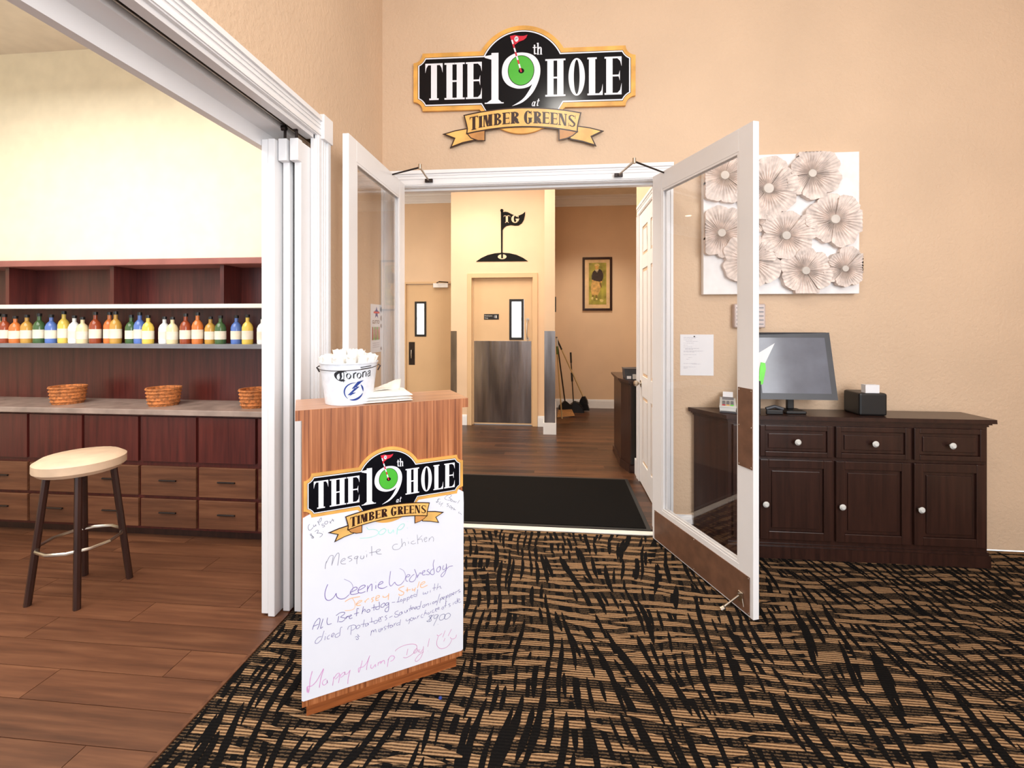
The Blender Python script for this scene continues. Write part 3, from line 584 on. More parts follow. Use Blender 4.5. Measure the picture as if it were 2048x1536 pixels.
HW = """dgrey 1.6:22,1432 13,1422 12,1403 18,1388 30,1389 45,1405|47,1423 48,1409 54,1408 62,1420 64,1410|74,1444 88,1412|79,1430 91,1458 100,1463 99,1446 88,1432|116,1416 104,1415 107,1405 119,1406 121,1395 108,1393|135,1433 124,1428 124,1415 135,1411 144,1420 143,1430 135,1433|157,1429 166,1410|172,1429 157,1414|174,1443 185,1420|169,1433 188,1432|33,1360 25,1357 30,1346 44,1338 48,1327 38,1326 33,1335|30,1361 45,1325|56,1371 70,1378 79,1375 76,1364 70,1356 85,1355 104,1346 107,1337 97,1327 88,1324|113,1360 114,1357
teal 2.2:420,1335 433,1314 467,1308 494,1296 508,1279 498,1261 467,1252 426,1251 370,1259
teal 3:554,1298 527,1291 510,1271 523,1256 548,1260 565,1282 554,1296|582,1286 586,1260 603,1253 621,1274 624,1252|653,1279 649,1233|651,1276 678,1303 703,1306 706,1290 688,1269 670,1265 656,1269|733,1320 734,1316|731,1269 732,1265
dgrey 1.4:1062,1477 1039,1457 1043,1445 1058,1438|1058,1472 1086,1476 1097,1466 1086,1457 1074,1451 1093,1440 1082,1431 1062,1434|1093,1436 1088,1426 1097,1417 1107,1423 1093,1436|1113,1422 1113,1410 1123,1416 1125,1405 1141,1410|1167,1417 1149,1393|1000,1454 981,1455 979,1444 985,1434 969,1431 967,1442|989,1461 969,1429|1004,1431 990,1420 996,1411 1015,1416|1023,1420 1002,1393|1019,1389 1021,1387|1074,1402 1058,1405 1066,1392 1070,1384 1054,1383|1086,1385 1078,1375 1088,1365 1097,1373 1086,1385|1101,1367 1093,1349|1097,1368 1109,1362 1105,1355|1121,1360 1117,1341|1109,1354 1133,1340|1163,1322 1157,1311 1173,1305 1183,1292
grey 2.2:126,1081 129,1113 136,1137|131,1120 158,1168 178,1169 181,1159 175,1128 171,1096|173,1103 188,1147 210,1178 222,1172 219,1129 212,1087|239,1110 264,1119 262,1129 246,1127 234,1111 239,1095 257,1088 270,1088|314,1137 291,1135 286,1129 309,1115 312,1105 293,1098|356,1126 333,1122 332,1111 347,1110 358,1124 349,1100 349,1067|378,1124 376,1105 390,1097 401,1111 397,1119|401,1111 397,1098|422,1125 420,1103|415,1152 416,1149|457,1180 458,1106|440,1132 491,1131|491,1125 521,1134 517,1144 498,1142 491,1129 502,1111 532,1103
grey 1.8:655,1155 632,1158 615,1143 621,1122 643,1113 670,1116 689,1139|685,1192 691,1127|689,1139 704,1159 714,1151 716,1129|739,1159 741,1139|731,1188 732,1186|786,1154 766,1150 761,1139 778,1130 800,1133|810,1198 816,1122|849,1184 825,1165 816,1155 845,1157 853,1130|865,1149 885,1151 887,1161 871,1160 867,1145 877,1127 891,1134|909,1152 905,1125|907,1137 930,1158 944,1141 942,1116
purple 2.6:144,963 131,932 124,897 128,864 141,846 161,842 185,856 202,881 202,874 209,850 233,831 264,829 291,847|302,863 333,870 351,880 344,893 323,891 302,867 309,846 337,841 362,844|358,864 390,871 410,883 401,894 376,889 358,867 362,846 386,838 411,843|429,883 424,836|426,854 444,880 457,888 460,864 458,835|489,872 487,844|487,896 488,894|506,868 539,875 539,887 521,887 506,868 509,848 535,834 558,836
purple 1.2:291,847 312,868 321,895 312,927 291,951 257,974
purple 2.2:509,847 542,834 574,842|600,954 594,910 590,865 598,840 609,839 632,860 636,850 655,830 681,831 704,852|720,880 743,878 751,888 735,895 720,880 720,852 735,841|786,887 763,873 747,850 755,834 778,830 798,849 802,884 788,926|812,877 810,850|812,858 833,888 841,874|849,876 869,887 873,896 857,894 849,880 857,863 877,862|905,899 889,891 909,870 905,855 881,863|950,966 940,931 946,889 950,857 938,847 918,860 922,883 942,894|995,902 975,891 970,868 987,858 1003,880 997,904 1003,872|1028,903 1020,876 1032,865 1051,881 1051,910 1053,873 1041,835 1020,812 1007,817 1012,834 1045,858 1074,880 1108,880
purple 1.2:704,852 716,880 712,912 697,939 670,959
orange 3:263,803 305,817 372,814|345,762 378,772 385,780 366,782 345,765 351,751 378,747|406,772 411,757|411,767 428,782 437,778|475,783 456,775 469,758 456,749|488,767 513,773 513,786 494,785 488,770 491,753 510,751
orange 2:317,814 333,781 336,748 323,729 290,730 263,737
orange 3:541,777 544,766 565,760 582,770|586,783 582,734|706,811 678,807 662,797 685,776 703,761 695,745 670,748 663,760|731,794 731,757|717,775 757,771|771,776 773,760 793,767|797,777 786,747|827,818 812,770|838,786 871,796 867,808 845,802 834,783 849,764 894,772
violet 2:40,657 47,682 61,709 81,727 91,720 87,684 73,649|44,680 81,685|112,717 96,662 96,650 110,658|143,716 138,688 145,664 170,666|220,706 212,661|201,715 230,729 260,724 257,709 233,696 260,682 263,669 242,659 221,665|269,680 290,687 278,687 269,680 275,672|296,679 311,687 305,692 293,683 299,665 317,667|363,722 351,728 348,700 345,672|329,692 363,694|397,732 385,677|388,689 403,708 409,703 408,687|434,699 422,693 425,679 441,680 444,692 434,699|475,727 474,680|456,703 491,704|513,737 516,694 507,680 488,686 491,700 513,704
violet 2:551,718 530,709 527,692 544,687 558,705 551,718|582,713 565,710 565,693 582,699 586,712 584,655 572,643 558,652 561,669 582,681
violet 1.5:610,706 635,703|667,739 656,694|646,700 674,696|681,712 674,703 685,695 692,704 681,712|703,714 697,676|701,707 717,710 713,697 699,697|731,717 728,682|730,711 746,714 746,699 731,697|757,711 771,718 764,724 755,713 764,702 775,706|815,758 804,702|804,717 786,725 782,712 801,703|860,725 858,707 873,710 875,717 879,705 894,709 897,723|918,725 916,707|954,770 947,714|935,736 966,735|983,765 971,715|975,729 1000,738 1000,723 1012,718
violet 1.5:119,626 107,587 99,562|102,589 81,589 61,570 59,552 76,548 99,565|128,584 123,556|130,602 131,600|157,585 142,574 142,558 157,557|168,569 189,579 183,590 170,581 171,565 183,565|245,617 233,614 227,558|224,581 198,573 195,558 209,551 227,561|310,605 305,542|283,587 290,607 317,612 339,603 339,583 311,572|360,600 345,591 348,574 366,579 372,593 360,600|403,630 394,574|378,598 413,595|428,597 413,591 413,575 428,581 431,596 434,579|456,631 458,592|441,597 475,597|488,600 475,593 478,578 494,578 501,593 488,600|507,591 523,606 516,615 507,601 513,583 532,584|336,514 348,516 360,497 351,490 342,502|354,532 362,512 369,513|456,530 450,493|453,515 466,531 472,513|472,516 485,532 491,507|513,527 510,508 523,504 536,527 536,511
violet 1.6:541,610 534,616 523,604 530,592|572,616 558,609 572,591 558,579|589,593 614,599|660,628 638,623 635,609 660,595 656,582 635,584 630,596|688,613 670,607 667,590 685,596 688,613 692,594|710,614 710,600 724,599 731,616 731,601|759,645 750,600|739,617 768,624|764,611 782,617 775,626 764,614 768,606|786,608 804,614 801,623 786,612 797,602|843,657 830,604 815,599 804,611 823,620 834,614|864,621 853,613 856,600 871,604 871,619 864,621|882,623 882,605|884,615 901,622 901,603|920,621 916,607|947,625 935,620 939,608 950,613 947,625|958,625 958,611|960,618 969,626 971,611|996,675 969,589|1000,637 996,601|998,630 1015,644 1019,632 1000,622|1023,627 1039,638 1027,641 1023,627 1035,622|1050,647 1047,576|1050,635 1066,650 1066,635 1050,628|1082,654 1076,621|1082,646 1097,653 1097,638 1080,635|1105,640 1121,651 1113,657 1105,644 1117,637|1133,660 1131,641|1135,655 1149,661|1169,670 1153,662 1173,650 1157,642
violet 1.4:520,513 527,529|565,536 548,527 565,513 551,506|586,555 582,510|568,528 607,531|610,530 596,523 598,512 614,515 614,529 619,513|628,536 628,518|630,528 642,539|679,554 670,509|670,531 649,530 649,516 670,517|724,545 721,532 735,527 750,538 746,510 739,501|764,545 753,533 764,519 779,530 764,545|782,543 786,524 797,536 801,524|815,545 812,524|814,535 827,546|853,550 841,538 845,522 860,522|880,576 864,532|869,545 882,553 886,537|901,548 894,539 905,532 909,542 901,548|920,554 920,539|943,559 931,551 939,537 950,542|958,551 973,558 962,565 958,547 973,539|981,556 992,564 981,567 979,553 996,552|1023,563 1012,551 1019,542 1031,550 1023,563|1058,599 1047,591 1043,551|1031,565 1054,566|1086,573 1070,570 1086,554 1074,546|1113,574 1109,556|1145,603 1145,565 1129,562 1125,574 1141,578|1153,575 1169,586 1157,593 1149,576 1165,560 1177,564
blue 1.5:935,516 905,517 920,498 924,475 897,475 886,485|947,520 890,477|928,522 909,471|981,511 954,511 947,491 962,483 985,506 973,480 954,448 943,428|980,431 982,428|1031,501 1004,497 992,474 1004,456 1031,463 1043,487 1031,501|1070,498 1043,490 1035,470 1047,452 1074,459 1088,478 1070,498
pink 3:39,354 25,299 20,242 13,204 8,250|5,210 5,251 33,247 64,268 93,311 115,348|116,344 96,279 86,217
pink 2.4:133,266 113,260 107,241 119,224 139,236 139,255 142,232|186,264 177,201|183,246 206,277 224,277 218,257 195,243|230,269 218,206|227,251 248,272 263,271 257,254 233,242|263,277 263,258 281,255 299,275|301,278 287,221 284,178|388,320 378,278 363,238 360,265 366,272 397,272 422,296 444,342|441,336 425,282 419,239|453,270 450,248 463,238 485,260 485,240|507,269 504,244|507,260 523,271 526,253|526,257 542,271 552,268
pink 2.4:536,268 551,269 554,242|520,257 536,271|585,275 575,213|580,264 599,287 621,283 631,267 618,251 599,248
magenta 1.6:735,304 725,257|639,314 641,323 679,337 729,339 778,329 805,309 805,282 785,259 752,242 719,238 699,247|812,284 795,282 782,266 788,251 805,259 815,276 818,252|832,271 825,253 839,245 855,264|861,286 857,243 839,202 812,182 795,187 798,204 825,229 862,241|910,335 896,271|897,238 899,236|972,347 983,334 997,336 1014,345|984,330 972,296 972,262 990,233 1018,219 1053,220 1082,239 1099,268|1085,293 1096,276 1121,272 1135,282 1139,298|1042,361 1021,312|1096,357 1067,309|1041,299 1030,275"""
z_ = 0
for line in HW.split('\n'):
    head, body = line.split(':'); c, wd = head.split(); wd = float(wd) * .00062; g = G(); z_ += .00001
    for st in body.split('|'):
        p = smooth_pts([(int(q.split(',')[0]) / 2000.0, int(q.split(',')[1]) / 2000.0 - .07) for q in st.split()])
        vs = []
        for i, (u, v) in enumerate(p):
            a = p[max(i - 1, 0)]; b = p[min(i + 1, len(p) - 1)]; dx, dy = b[0] - a[0], b[1] - a[1]; L = math.hypot(dx, dy) or 1; h_ = wd * .8
            vs += [BP(u - dy / L * h_, v + dx / L * h_, .0048 + z_), BP(u + dy / L * h_, v - dx / L * h_, .0048 + z_)]
        g.add(vs, [(2 * i, 2 * i + 1, 2 * i + 3, 2 * i + 2) for i in range(len(p) - 1)])
    g.build('handwriting', M['ink_' + c], bd, local=True, kind='stuff')
# ---------------------------------------------------------------- bucket of rolled napkins
ZT = 1.1335; bc = (-.823, 1.738)
bk = thing('beer_bucket', (bc[0], bc[1], ZT), 'white printed metal ice bucket on the podium, filled with napkin rolls', 'bucket')
BH = .158; r0, r1 = .089, .108
prof = [(0, .004), (r0 - .004, .004), (r0, 0), (r0 + .001, .004)] + [(r0 + (r1 - r0) * t, BH * t) for t in (.2, .4, .6, .8, 1)] + [(r1 + .004, BH + .001), (r1 + .004, BH + .006), (r1 - .001, BH + .006), (r1 - .003, BH - .002), (r0 - .003, .02), (0, .02)]
G().lathe(prof, 56, (bc[0], bc[1], ZT)).build('shell', M['bucket'], bk, smooth=True)
face = math.atan2(-bc[1], -bc[0])                       # direction of the printed side
def CY(u, v, d):                                          # unwrap onto the cone, u metres sideways, v metres up
    r = r0 + (r1 - r0) * v / BH + d; a = face + .05 + u / (r0 + (r1 - r0) * .5); return (bc[0] + r * math.cos(a), bc[1] + r * math.sin(a), ZT + v)
def nib(g, pts, w, ang, P, d=.0006, close=False):         # broad pen stroke
    c, s_ = math.cos(math.radians(ang)) * w * .68, math.sin(math.radians(ang)) * w * .68; p = smooth_pts(pts)
    vs = []
    for u, v in p: vs += [P(u - c, v - s_, d), P(u + c, v + s_, d)]
    g.add(vs, [(2 * i, 2 * i + 1, 2 * i + 3, 2 * i + 2) for i in range(len(p) - 1)])
    b = .0012; vs = []
    for u, v in p: vs += [P(u, v - b, d), P(u, v + b, d)]
    g.add(vs, [(2 * i, 2 * i + 1, 2 * i + 3, 2 * i + 2) for i in range(len(p) - 1)])
Xs = lambda x: (x - 785) * .0001312 * 2.0 - .0           # px of the 7.877x view -> metres
def BX(x, y): return ((x - 790) / 7.877 * .001958, (1180 - y) / 7.877 * .00200)
def bx_(*q): return [BX(a, b) for a, b in q]
g = G()
nib(g, bx_((680, 655), (600, 680), (572, 720), (590, 770), (640, 795), (700, 785)), .0085, -35, CY)
nib(g, bx_((655, 660), (650, 700), (655, 740), (640, 780)), .0060, 20, CY); nib(g, bx_((690, 650), (697, 700), (695, 760), (690, 820)), .0018, 10, CY); nib(g, bx_((655, 660), (690, 652), (735, 668)), .003, -40, CY)
for ox in (0, 148):
    nib(g, bx_((752 + ox, 690), (735 + ox, 715), (738 + ox, 750), (758 + ox, 772)), .0036, -40, CY); nib(g, bx_((760 + ox, 688), (788 + ox, 710), (788 + ox, 745), (765 + ox, 772)), .0036, -40, CY)
nib(g, bx_((832, 690), (832, 735), (832, 768)), .0042, -35, CY); nib(g, bx_((838, 700), (860, 682), (872, 690)), .0036, -40, CY)
nib(g, bx_((967, 680), (967, 720), (967, 760)), .0040, -35, CY); nib(g, bx_((972, 690), (1000, 672), (1022, 690), (1022, 755)), .0036, -35, CY)
nib(g, bx_((1052, 690), (1066, 672), (1090, 668)), .0026, -40, CY); nib(g, bx_((1098, 665), (1098, 700), (1104, 752)), .0036, -35, CY); nib(g, bx_((1095, 700), (1062, 712), (1052, 735), (1066, 755), (1094, 740)), .0026, -40, CY)
nib(g, bx_((925, 605), (985, 603), (1050, 598), (1110, 595)), .0022, 90, CY); nib(g, bx_((930, 632), (985, 630), (1050, 627), (1105, 622)), .0022, 90, CY)
g.build('printed_wordmark', M['inkblack'], bk)
g = G()
bolt = bx_((988, 805), (890, 822), (805, 925), (845, 922), (745, 1018), (790, 1020), (690, 1105), (870, 985), (820, 985), (925, 900), (880, 895))
g.flat(bolt, .0008, CY)
def cring(a0, a1, wmax, n=30):
    c = BX(842, 968); R = .0375 * .98; vs = []
    for k in range(n + 1):
        t = k / n; a = math.radians(a0 + (a1 - a0) * t); w_ = .0006 + wmax * math.sin(math.pi * min(1, t * 1.0)) ** .8
        for rr in (R - w_, R + w_ * .3): vs.append(CY(c[0] + rr * math.cos(a) * 1.02, c[1] + rr * math.sin(a) * .93, .0006))
    g.add(vs, [(2 * k, 2 * k + 1, 2 * k + 3, 2 * k + 2) for k in range(n)])
cring(80, 232, .0034); cring(244, 345, .0062); cring(-5, 48, .0045)
g.build('printed_logo', M['inkblue'], bk)
ha = face + math.pi / 2
ears = []
for s_ in (-1, 1):
    a = ha if s_ > 0 else ha + math.pi; e_ = (bc[0] + (r1 + .002) * math.cos(a), bc[1] + (r1 + .002) * math.sin(a), ZT + BH - .022); ears.append(e_)
    o_ = (bc[0] + (r1 + .012) * math.cos(a), bc[1] + (r1 + .012) * math.sin(a), ZT + BH - .016)
    G().tube([(e_[0], e_[1], e_[2] - .012), o_, (e_[0], e_[1], e_[2] + .012)], .003, 8).build('ear', M['darkmetal'], bk, smooth=True)
pts = []
for k in range(33):
    t = k / 32; a = face - math.pi / 2 + math.pi * t; pts.append((bc[0] + .1135 * math.cos(a), bc[1] + .1135 * math.sin(a), ZT + BH - .020 - .004 * math.sin(math.pi * t) + .014 * t ** 2.5))
G().tube(pts, .0013, 8).build('bail_handle', M['darkmetal'], bk, smooth=True)
# rolled napkins standing in the bucket
def roll_mesh(seed):
    r = random.Random(seed); g = G(); n = 16; prof = [(.011, 0), (.0140, .06), (.0165, .11), (.0185, .145), (.0195, .162)]
    vs = []; fs = []
    for i, (rr, z) in enumerate(prof):
        for k in range(n): t = 2 * math.pi * k / n; q = rr * (1 + .09 * r.uniform(-1, 1)); vs.append((q * math.cos(t), q * math.sin(t), z + (r.uniform(-.005, .006) if i == 4 else 0)))
    for i in range(len(prof) - 1):
        for k in range(n): fs.append((i * n + k, i * n + (k + 1) % n, (i + 1) * n + (k + 1) % n, (i + 1) * n + k))
    b = len(vs); sp = 26
    for k in range(sp): t = k * .62; q = .018 - k * .0006; z = .160 - .004 * (k % 3) + r.uniform(-.003, .003); vs.append((q * math.cos(t), q * math.sin(t), z)); vs.append((q * .93 * math.cos(t), q * .93 * math.sin(t), .138))
    for k in range(sp - 1): fs.append((b + 2 * k, b + 2 * k + 1, b + 2 * k + 3, b + 2 * k + 2))
    fs.append(tuple(range(2 * n, 3 * n)))
    g.add(vs, fs); return g
protos = []
spots = [(0, 0)] + [(.025 * math.cos(a * math.pi / 3 + .2), .025 * math.sin(a * math.pi / 3 + .2)) for a in range(6)] + [(.048 * math.cos(a * math.pi / 6), .048 * math.sin(a * math.pi / 6)) for a in range(12)]
for i, (dx, dy) in enumerate(spots):
    if i < 4:
        ob = roll_mesh(i).build('rolled_napkin', M['napkin'], smooth=True, base=(0, 0, 0)); protos.append(ob)
    else: ob = protos[i % 4].copy(); COL.objects.link(ob)
    d = math.hypot(dx, dy); a = math.atan2(dy, dx); til = d * (6.6 if d > .04 else 5) * (.88 + .12 * random.random())
    ob.location = (bc[0] + dx, bc[1] + dy, ZT + .030 + .005 * random.random() + (.014 if d < .04 else 0)); ob.rotation_euler = (0, til, a)
    ob.rotation_euler = (Matrix.Rotation(a, 3, 'Z') @ Matrix.Rotation(til, 3, 'Y') @ Matrix.Rotation(random.random() * 6, 3, 'Z')).to_euler()
    ob['label'] = 'white paper napkin roll standing upright in the ice bucket'; ob['category'] = 'napkin'; ob['group'] = 'napkin rolls packed in the bucket'
# napkin stack
fl_ = Vector((-.753, 1.681)); ux = Vector((.8618, .5073)); uy = Vector((-.5073, .8618))
def nap(o, w_, d_, z0, h, sag, seed, rz):
    r = random.Random(seed); g = G(); nx, ny = 12, 8; vs = []; fs = []
    for lay in (0, 1):
        for j in range(ny + 1):
            for i in range(nx + 1):
                u, v = i / nx, j / ny; ed = min(1, 9 * min(u, 1 - u, v, 1 - v)) ** .5
                z = z0 + (h * (.35 + .65 * ed) + sag * math.sin(u * 2.5) * v if lay else h * .25 * (1 - ed)) + (r.uniform(-.0006, .0006) if lay else 0)
                p = fl_ + ux * (o[0] + u * w_) + uy * (o[1] + v * d_); vs.append((p.x, p.y, z))
    N = (nx + 1) * (ny + 1)
    for lay in (0, 1):
        for j in range(ny):
            for i in range(nx): a = lay * N + j * (nx + 1) + i; q = (a, a + 1, a + nx + 2, a + nx + 1); fs.append(q if lay else q[::-1])
    edge = [i for i in range(nx)] + [nx + j * (nx + 1) for j in range(ny)] + [ny * (nx + 1) + i for i in range(nx, 0, -1)] + [j * (nx + 1) for j in range(ny, 0, -1)]
    for a, b in zip(edge, edge[1:] + edge[:1]): fs.append((a, b, b + N, a + N))
    return g.add(vs, fs)
for k, (o, h, lb) in enumerate((((.002, .004), .0100, 'lowest folded white napkin of the pile beside the bucket'), ((-.001, .002), .0095, 'middle folded white napkin of the pile beside the bucket'), ((.001, .005), .014, 'top folded white napkin of the pile beside the bucket'))):
    nap(o, .205, .175, ZT + (0, .0102, .0198)[k], h, .004 if k == 2 else 0, k, 0).build('folded_napkin', M['napkin'], label=lb, cat='napkin', group='folded napkins piled on the podium', smooth=True)
g = G(); r = random.Random(5); nx, ny = 16, 10; vs = []
for j in range(ny + 1):
    for i in range(nx + 1):
        u, v = i / nx, j / ny; p = fl_ + ux * (.05 + .115 * u + .012 * math.sin(v * 5)) + uy * (.085 + .055 * v)
        vs.append((p.x, p.y, ZT + .0345 + .040 * math.sin(math.pi * v) * (u ** 1.1) + .010 * u * math.sin(v * 13 + u * 4) + r.uniform(-.001, .001) + .004))
for dz in (0,): g.add(vs, [(j * (nx + 1) + i, j * (nx + 1) + i + 1, (j + 1) * (nx + 1) + i + 1, (j + 1) * (nx + 1) + i) for j in range(ny) for i in range(nx)])
o = g.build('crumpled_napkin', plain('used_napkin', (226, 214, 200), .85, var=.05, nscale=40), label='crumpled cream paper napkin lying on top of the folded pile', cat='napkin', smooth=True)
sm = o.modifiers.new('thick', 'SOLIDIFY'); sm.thickness = .003
# ---------------------------------------------------------------- floor mat
t = thing('door_mat', (-.2, 3.7, 0), 'large black entrance mat lying on the planks just inside the doorway', 'mat')
B(-1.02, .638, 3.235, 4.215, .0, .010).build('pile', M['mat'], t); 
g = G()
for a in ((-1.05, .668, 3.205, 3.235), (-1.05, .668, 4.215, 4.245), (-1.05, -1.02, 3.235, 4.215), (.638, .668, 3.235, 4.215)): g.box(a[0], a[1], a[2], a[3], 0, .006)
g.build('rubber_border', M['rubber'], t)
# ---------------------------------------------------------------- kitchen door
kd = thing('door_7', (-.745, YW + .03, 0), 'tan swinging kitchen door with steel kick plate under the black flag emblem', 'door', kind='structure')
F = M['doortan']
g = G()
for x0, x1, z0, z1 in ((-1.24, -1.178, 0, 2.155), (-.311, -.244, 0, 2.155), (-1.178, -.311, 2.09, 2.155)): g.box(x0, x1, YW - .018, YW + .11, z0, z1)
g.box(-1.178, -1.160, YW + .035, YW + .11, 0, 2.09).box(-.329, -.311, YW + .035, YW + .11, 0, 2.09)
g.build('door_frame', F, kd, bevel=.002)
yd = YW + .045
g = G()
for a in ((-1.158, -.642, .01, 2.088), (-.437, -.331, .01, 2.088), (-.642, -.437, .01, 1.213), (-.642, -.437, 1.787, 2.088)): g.box(a[0], a[1], yd, yd + .04, a[2], a[3])
g.build('door_slab', F, kd)
def vision(par, x0, x1, z0, z1, y, rim=.034):
    g = G()
    for a in ((x0, x0 + rim, z0, z1), (x1 - rim, x1, z0, z1), (x0 + rim, x1 - rim, z0, z0 + rim), (x0 + rim, x1 - rim, z1 - rim, z1)): g.box(a[0], a[1], y - .012, y + .01, a[2], a[3])
    f = g.build('vision_frame', M['blackplastic'], par, bevel=.003)
    B(x0 + rim - .004, x1 - rim + .004, y + .004, y + .008, z0 + rim - .004, z1 - rim + .004).build('pane', M['litpane'], f)
vision(kd, -.646, -.441, 1.211, 1.789, yd)
B(-1.152, -.334, yd - .003, yd, .03, 1.195).build('kick_plate', M['steel'], kd, bevel=.0012)
G().tube([(-.385, yd - .002, 1.50), (-.385, yd - .045, 1.49), (-.392, yd - .05, 1.45), (-.394, yd - .05, 1.29), (-.385, yd - .045, 1.24), (-.385, yd - .002, 1.23)], .0095, 10).tube([(-.385, yd, 1.50), (-.385, yd - .006, 1.50)], .022, 14).tube([(-.385, yd, 1.23), (-.385, yd - .006, 1.23)], .022, 14).build('pull_handle', M['nickel'], kd, smooth=True)
sp = thing('door_sign', (-.90, yd - .003, 1.50), 'small black employees sign with pale lettering on the kitchen door', 'sign')
B(-1.009, -.795, yd - .005, yd, 1.499, 1.578).build('plate', M['blackplastic'], sp, bevel=.002)
def text(par, s, x, z, size, y, m, name='lettering', rz=0, local=False, sx=1.0):
    c = bpy.data.curves.new(name, 'FONT'); c.body = s; c.size = size; c.extrude = .0003
    o = bpy.data.objects.new(name, c); COL.objects.link(o); me = bpy.data.meshes.new_from_object(o); bpy.data.objects.remove(o)
    o = bpy.data.objects.new(name, me); COL.objects.link(o); me.materials.append(m); o.parent = par
    pw = Vector((0, 0, 0)) if local else Vector(par.get('_w', (0, 0, 0))); o.location = Vector((x, y, z)) - pw; o.rotation_euler = (math.pi / 2, 0, rz); o.scale = (sx, 1, 1); return o
text(sp, 'Employees', -1.0, 1.545, .026, yd - .0056, M['lightplastic']); text(sp, 'Only', -1.0, 1.512, .026, yd - .0056, M['lightplastic'])
g = G().mat(M['greyplastic']); g.flat(ellipse(-.85, 1.54, .016, .022, 18), .0056, PXZ(yd)); g.build('symbol', None, sp)
g = G().mat(M['lightplastic']); g.flat(ellipse(-.832, 1.54, .007, .024, 14), .0058, PXZ(yd)); g.build('symbol', None, sp)
# flag emblem
fe = thing('golf_flag_emblem', (-.745, YW, 2.32), 'black golf flag cutout lettered TG above the kitchen door', 'wall decoration')
PW = PXZ(YW - .001)
g = G().prism([(x_, z_) for x_, z_ in [(-.758, 2.36), (-.738, 2.36), (-.733, 3.03), (-.761, 3.03)]], 0, .008, PW); g.prism(ellipse(-.747, 3.038, .022, .022, 20), 0, .008, PW); g.build('pole', M['matteblack'], fe)
fp = [(-.738, 3.012), (-.70, 3.020), (-.66, 3.012), (-.61, 2.985), (-.56, 2.962), (-.50, 2.963), (-.45, 2.985), (-.418, 3.012), (-.420, 2.965), (-.435, 2.90), (-.465, 2.85), (-.51, 2.822), (-.56, 2.820), (-.62, 2.830), (-.68, 2.820), (-.715, 2.795), (-.735, 2.765)]
G().prism(fp, 0, .008, PW).build('flag', M['matteblack'], fe)
md = [(-1.117, 2.322), (-1.04, 2.372), (-.95, 2.412), (-.85, 2.435), (-.745, 2.442), (-.64, 2.434), (-.54, 2.410), (-.45, 2.368), (-.378, 2.318)]
G().prism(md, 0, .008, PW).build('mound', M['matteblack'], fe)
g = G()
for p in ring(ellipse(-.742, 2.385, .062, .034, 30), ellipse(-.742, 2.385, .0, .0, 30)): g.flat(p, .0092, PW)
g.build('hole', M['hallwall'], fe); G().prism(R_(-.756, 2.362, -.730, 2.445), .0092, .0102, PW).build('pole_foot', M['matteblack'], fe)
g = G()
for p in glyph('T', -.722, -.628, 2.862, 2.968, t=.030, h=.010) + glyph('G', -.612, -.500, 2.858, 2.970, t=.034, h=.012): g.flat(p, .0092, PW)
g.build('cutout_letters', M['hallwall'], fe)
# recess door
rd = thing('door_8', (-2.05, YL, 0), 'flat tan service door with narrow lit window in the recess', 'door', kind='structure')
yr = YL + .02
g = G()
for a in ((-2.455, -2.312, .01, 2.09), (-2.118, -1.62, .01, 2.09), (-2.312, -2.118, .01, 1.227), (-2.312, -2.118, 1.805, 2.09)): g.box(a[0], a[1], yr, yr + .04, a[2], a[3])
g.build('door_slab', F, rd)
g = G().box(-2.51, -2.458, YL - .012, YL + .08, 0, 2.13).box(-1.617, -1.60, YL - .012, YL + .08, 0, 2.13).box(-2.458, -1.617, YL - .012, YL + .08, 2.094, 2.13).build('door_frame', F, rd, bevel=.002)
vision(rd, -2.312, -2.118, 1.227, 1.805, yr)
B(-2.414, -2.312, yr - .004, yr, .756, 1.135).build('pull_plate', M['darkmetal'], rd, bevel=.001)
G().tube([(-2.363, yr, 1.01), (-2.363, yr - .03, 1.0), (-2.363, yr - .035, .93), (-2.363, yr - .03, .87), (-2.363, yr, .86)], .008, 8).build('pull_handle', M['nickel'], rd, smooth=True)
cl = bpy.data.objects.new('closer', None); COL.objects.link(cl); cl.parent = rd; cl['_w'] = rd['_w']
B(-1.985, -1.74, yr - .07, yr, 2.03, 2.10).build('body', M['white'], cl, bevel=.004); G().tube([(-1.93, yr - .04, 2.11), (-1.86, yr - .17, 2.115), (-1.74, yr - .05, 2.115)], .009, 8).build('arm', M['darkmetal'], cl, smooth=True)
# steel corner guards
for nm, a, lb in (('corner_guard', ((-1.4825, -1.395, YW - .003, YW, .10, 1.336), (-1.4825, -1.479, YW, YW + .09, .10, 1.336)), 'stainless steel guard on the wall corner by the recess'),
                  ('corner_guard', ((-.139, .003, 5.883, 5.886, .150, 1.346), (-.139, -.136, 5.886, 5.95, .150, 1.346), (0, .003, 5.886, 5.95, .150, 1.346)), 'stainless steel guard wrapping the front of the pier')):
    g = G(); [g.box(*q) for q in a]; g.build(nm, M['steel'], label=lb, cat='corner guard')
t = thing('wall_plaque', (.004, 6.1, 1.66), 'small black framed notice on the flank of the pier', 'notice')
B(.0, .014, 6.02, 6.22, 1.60, 1.80).build('frame', M['blackplastic'], t, bevel=.003); B(.014, .0155, 6.04, 6.20, 1.62, 1.78).build('sheet', M['greyplastic'], t)
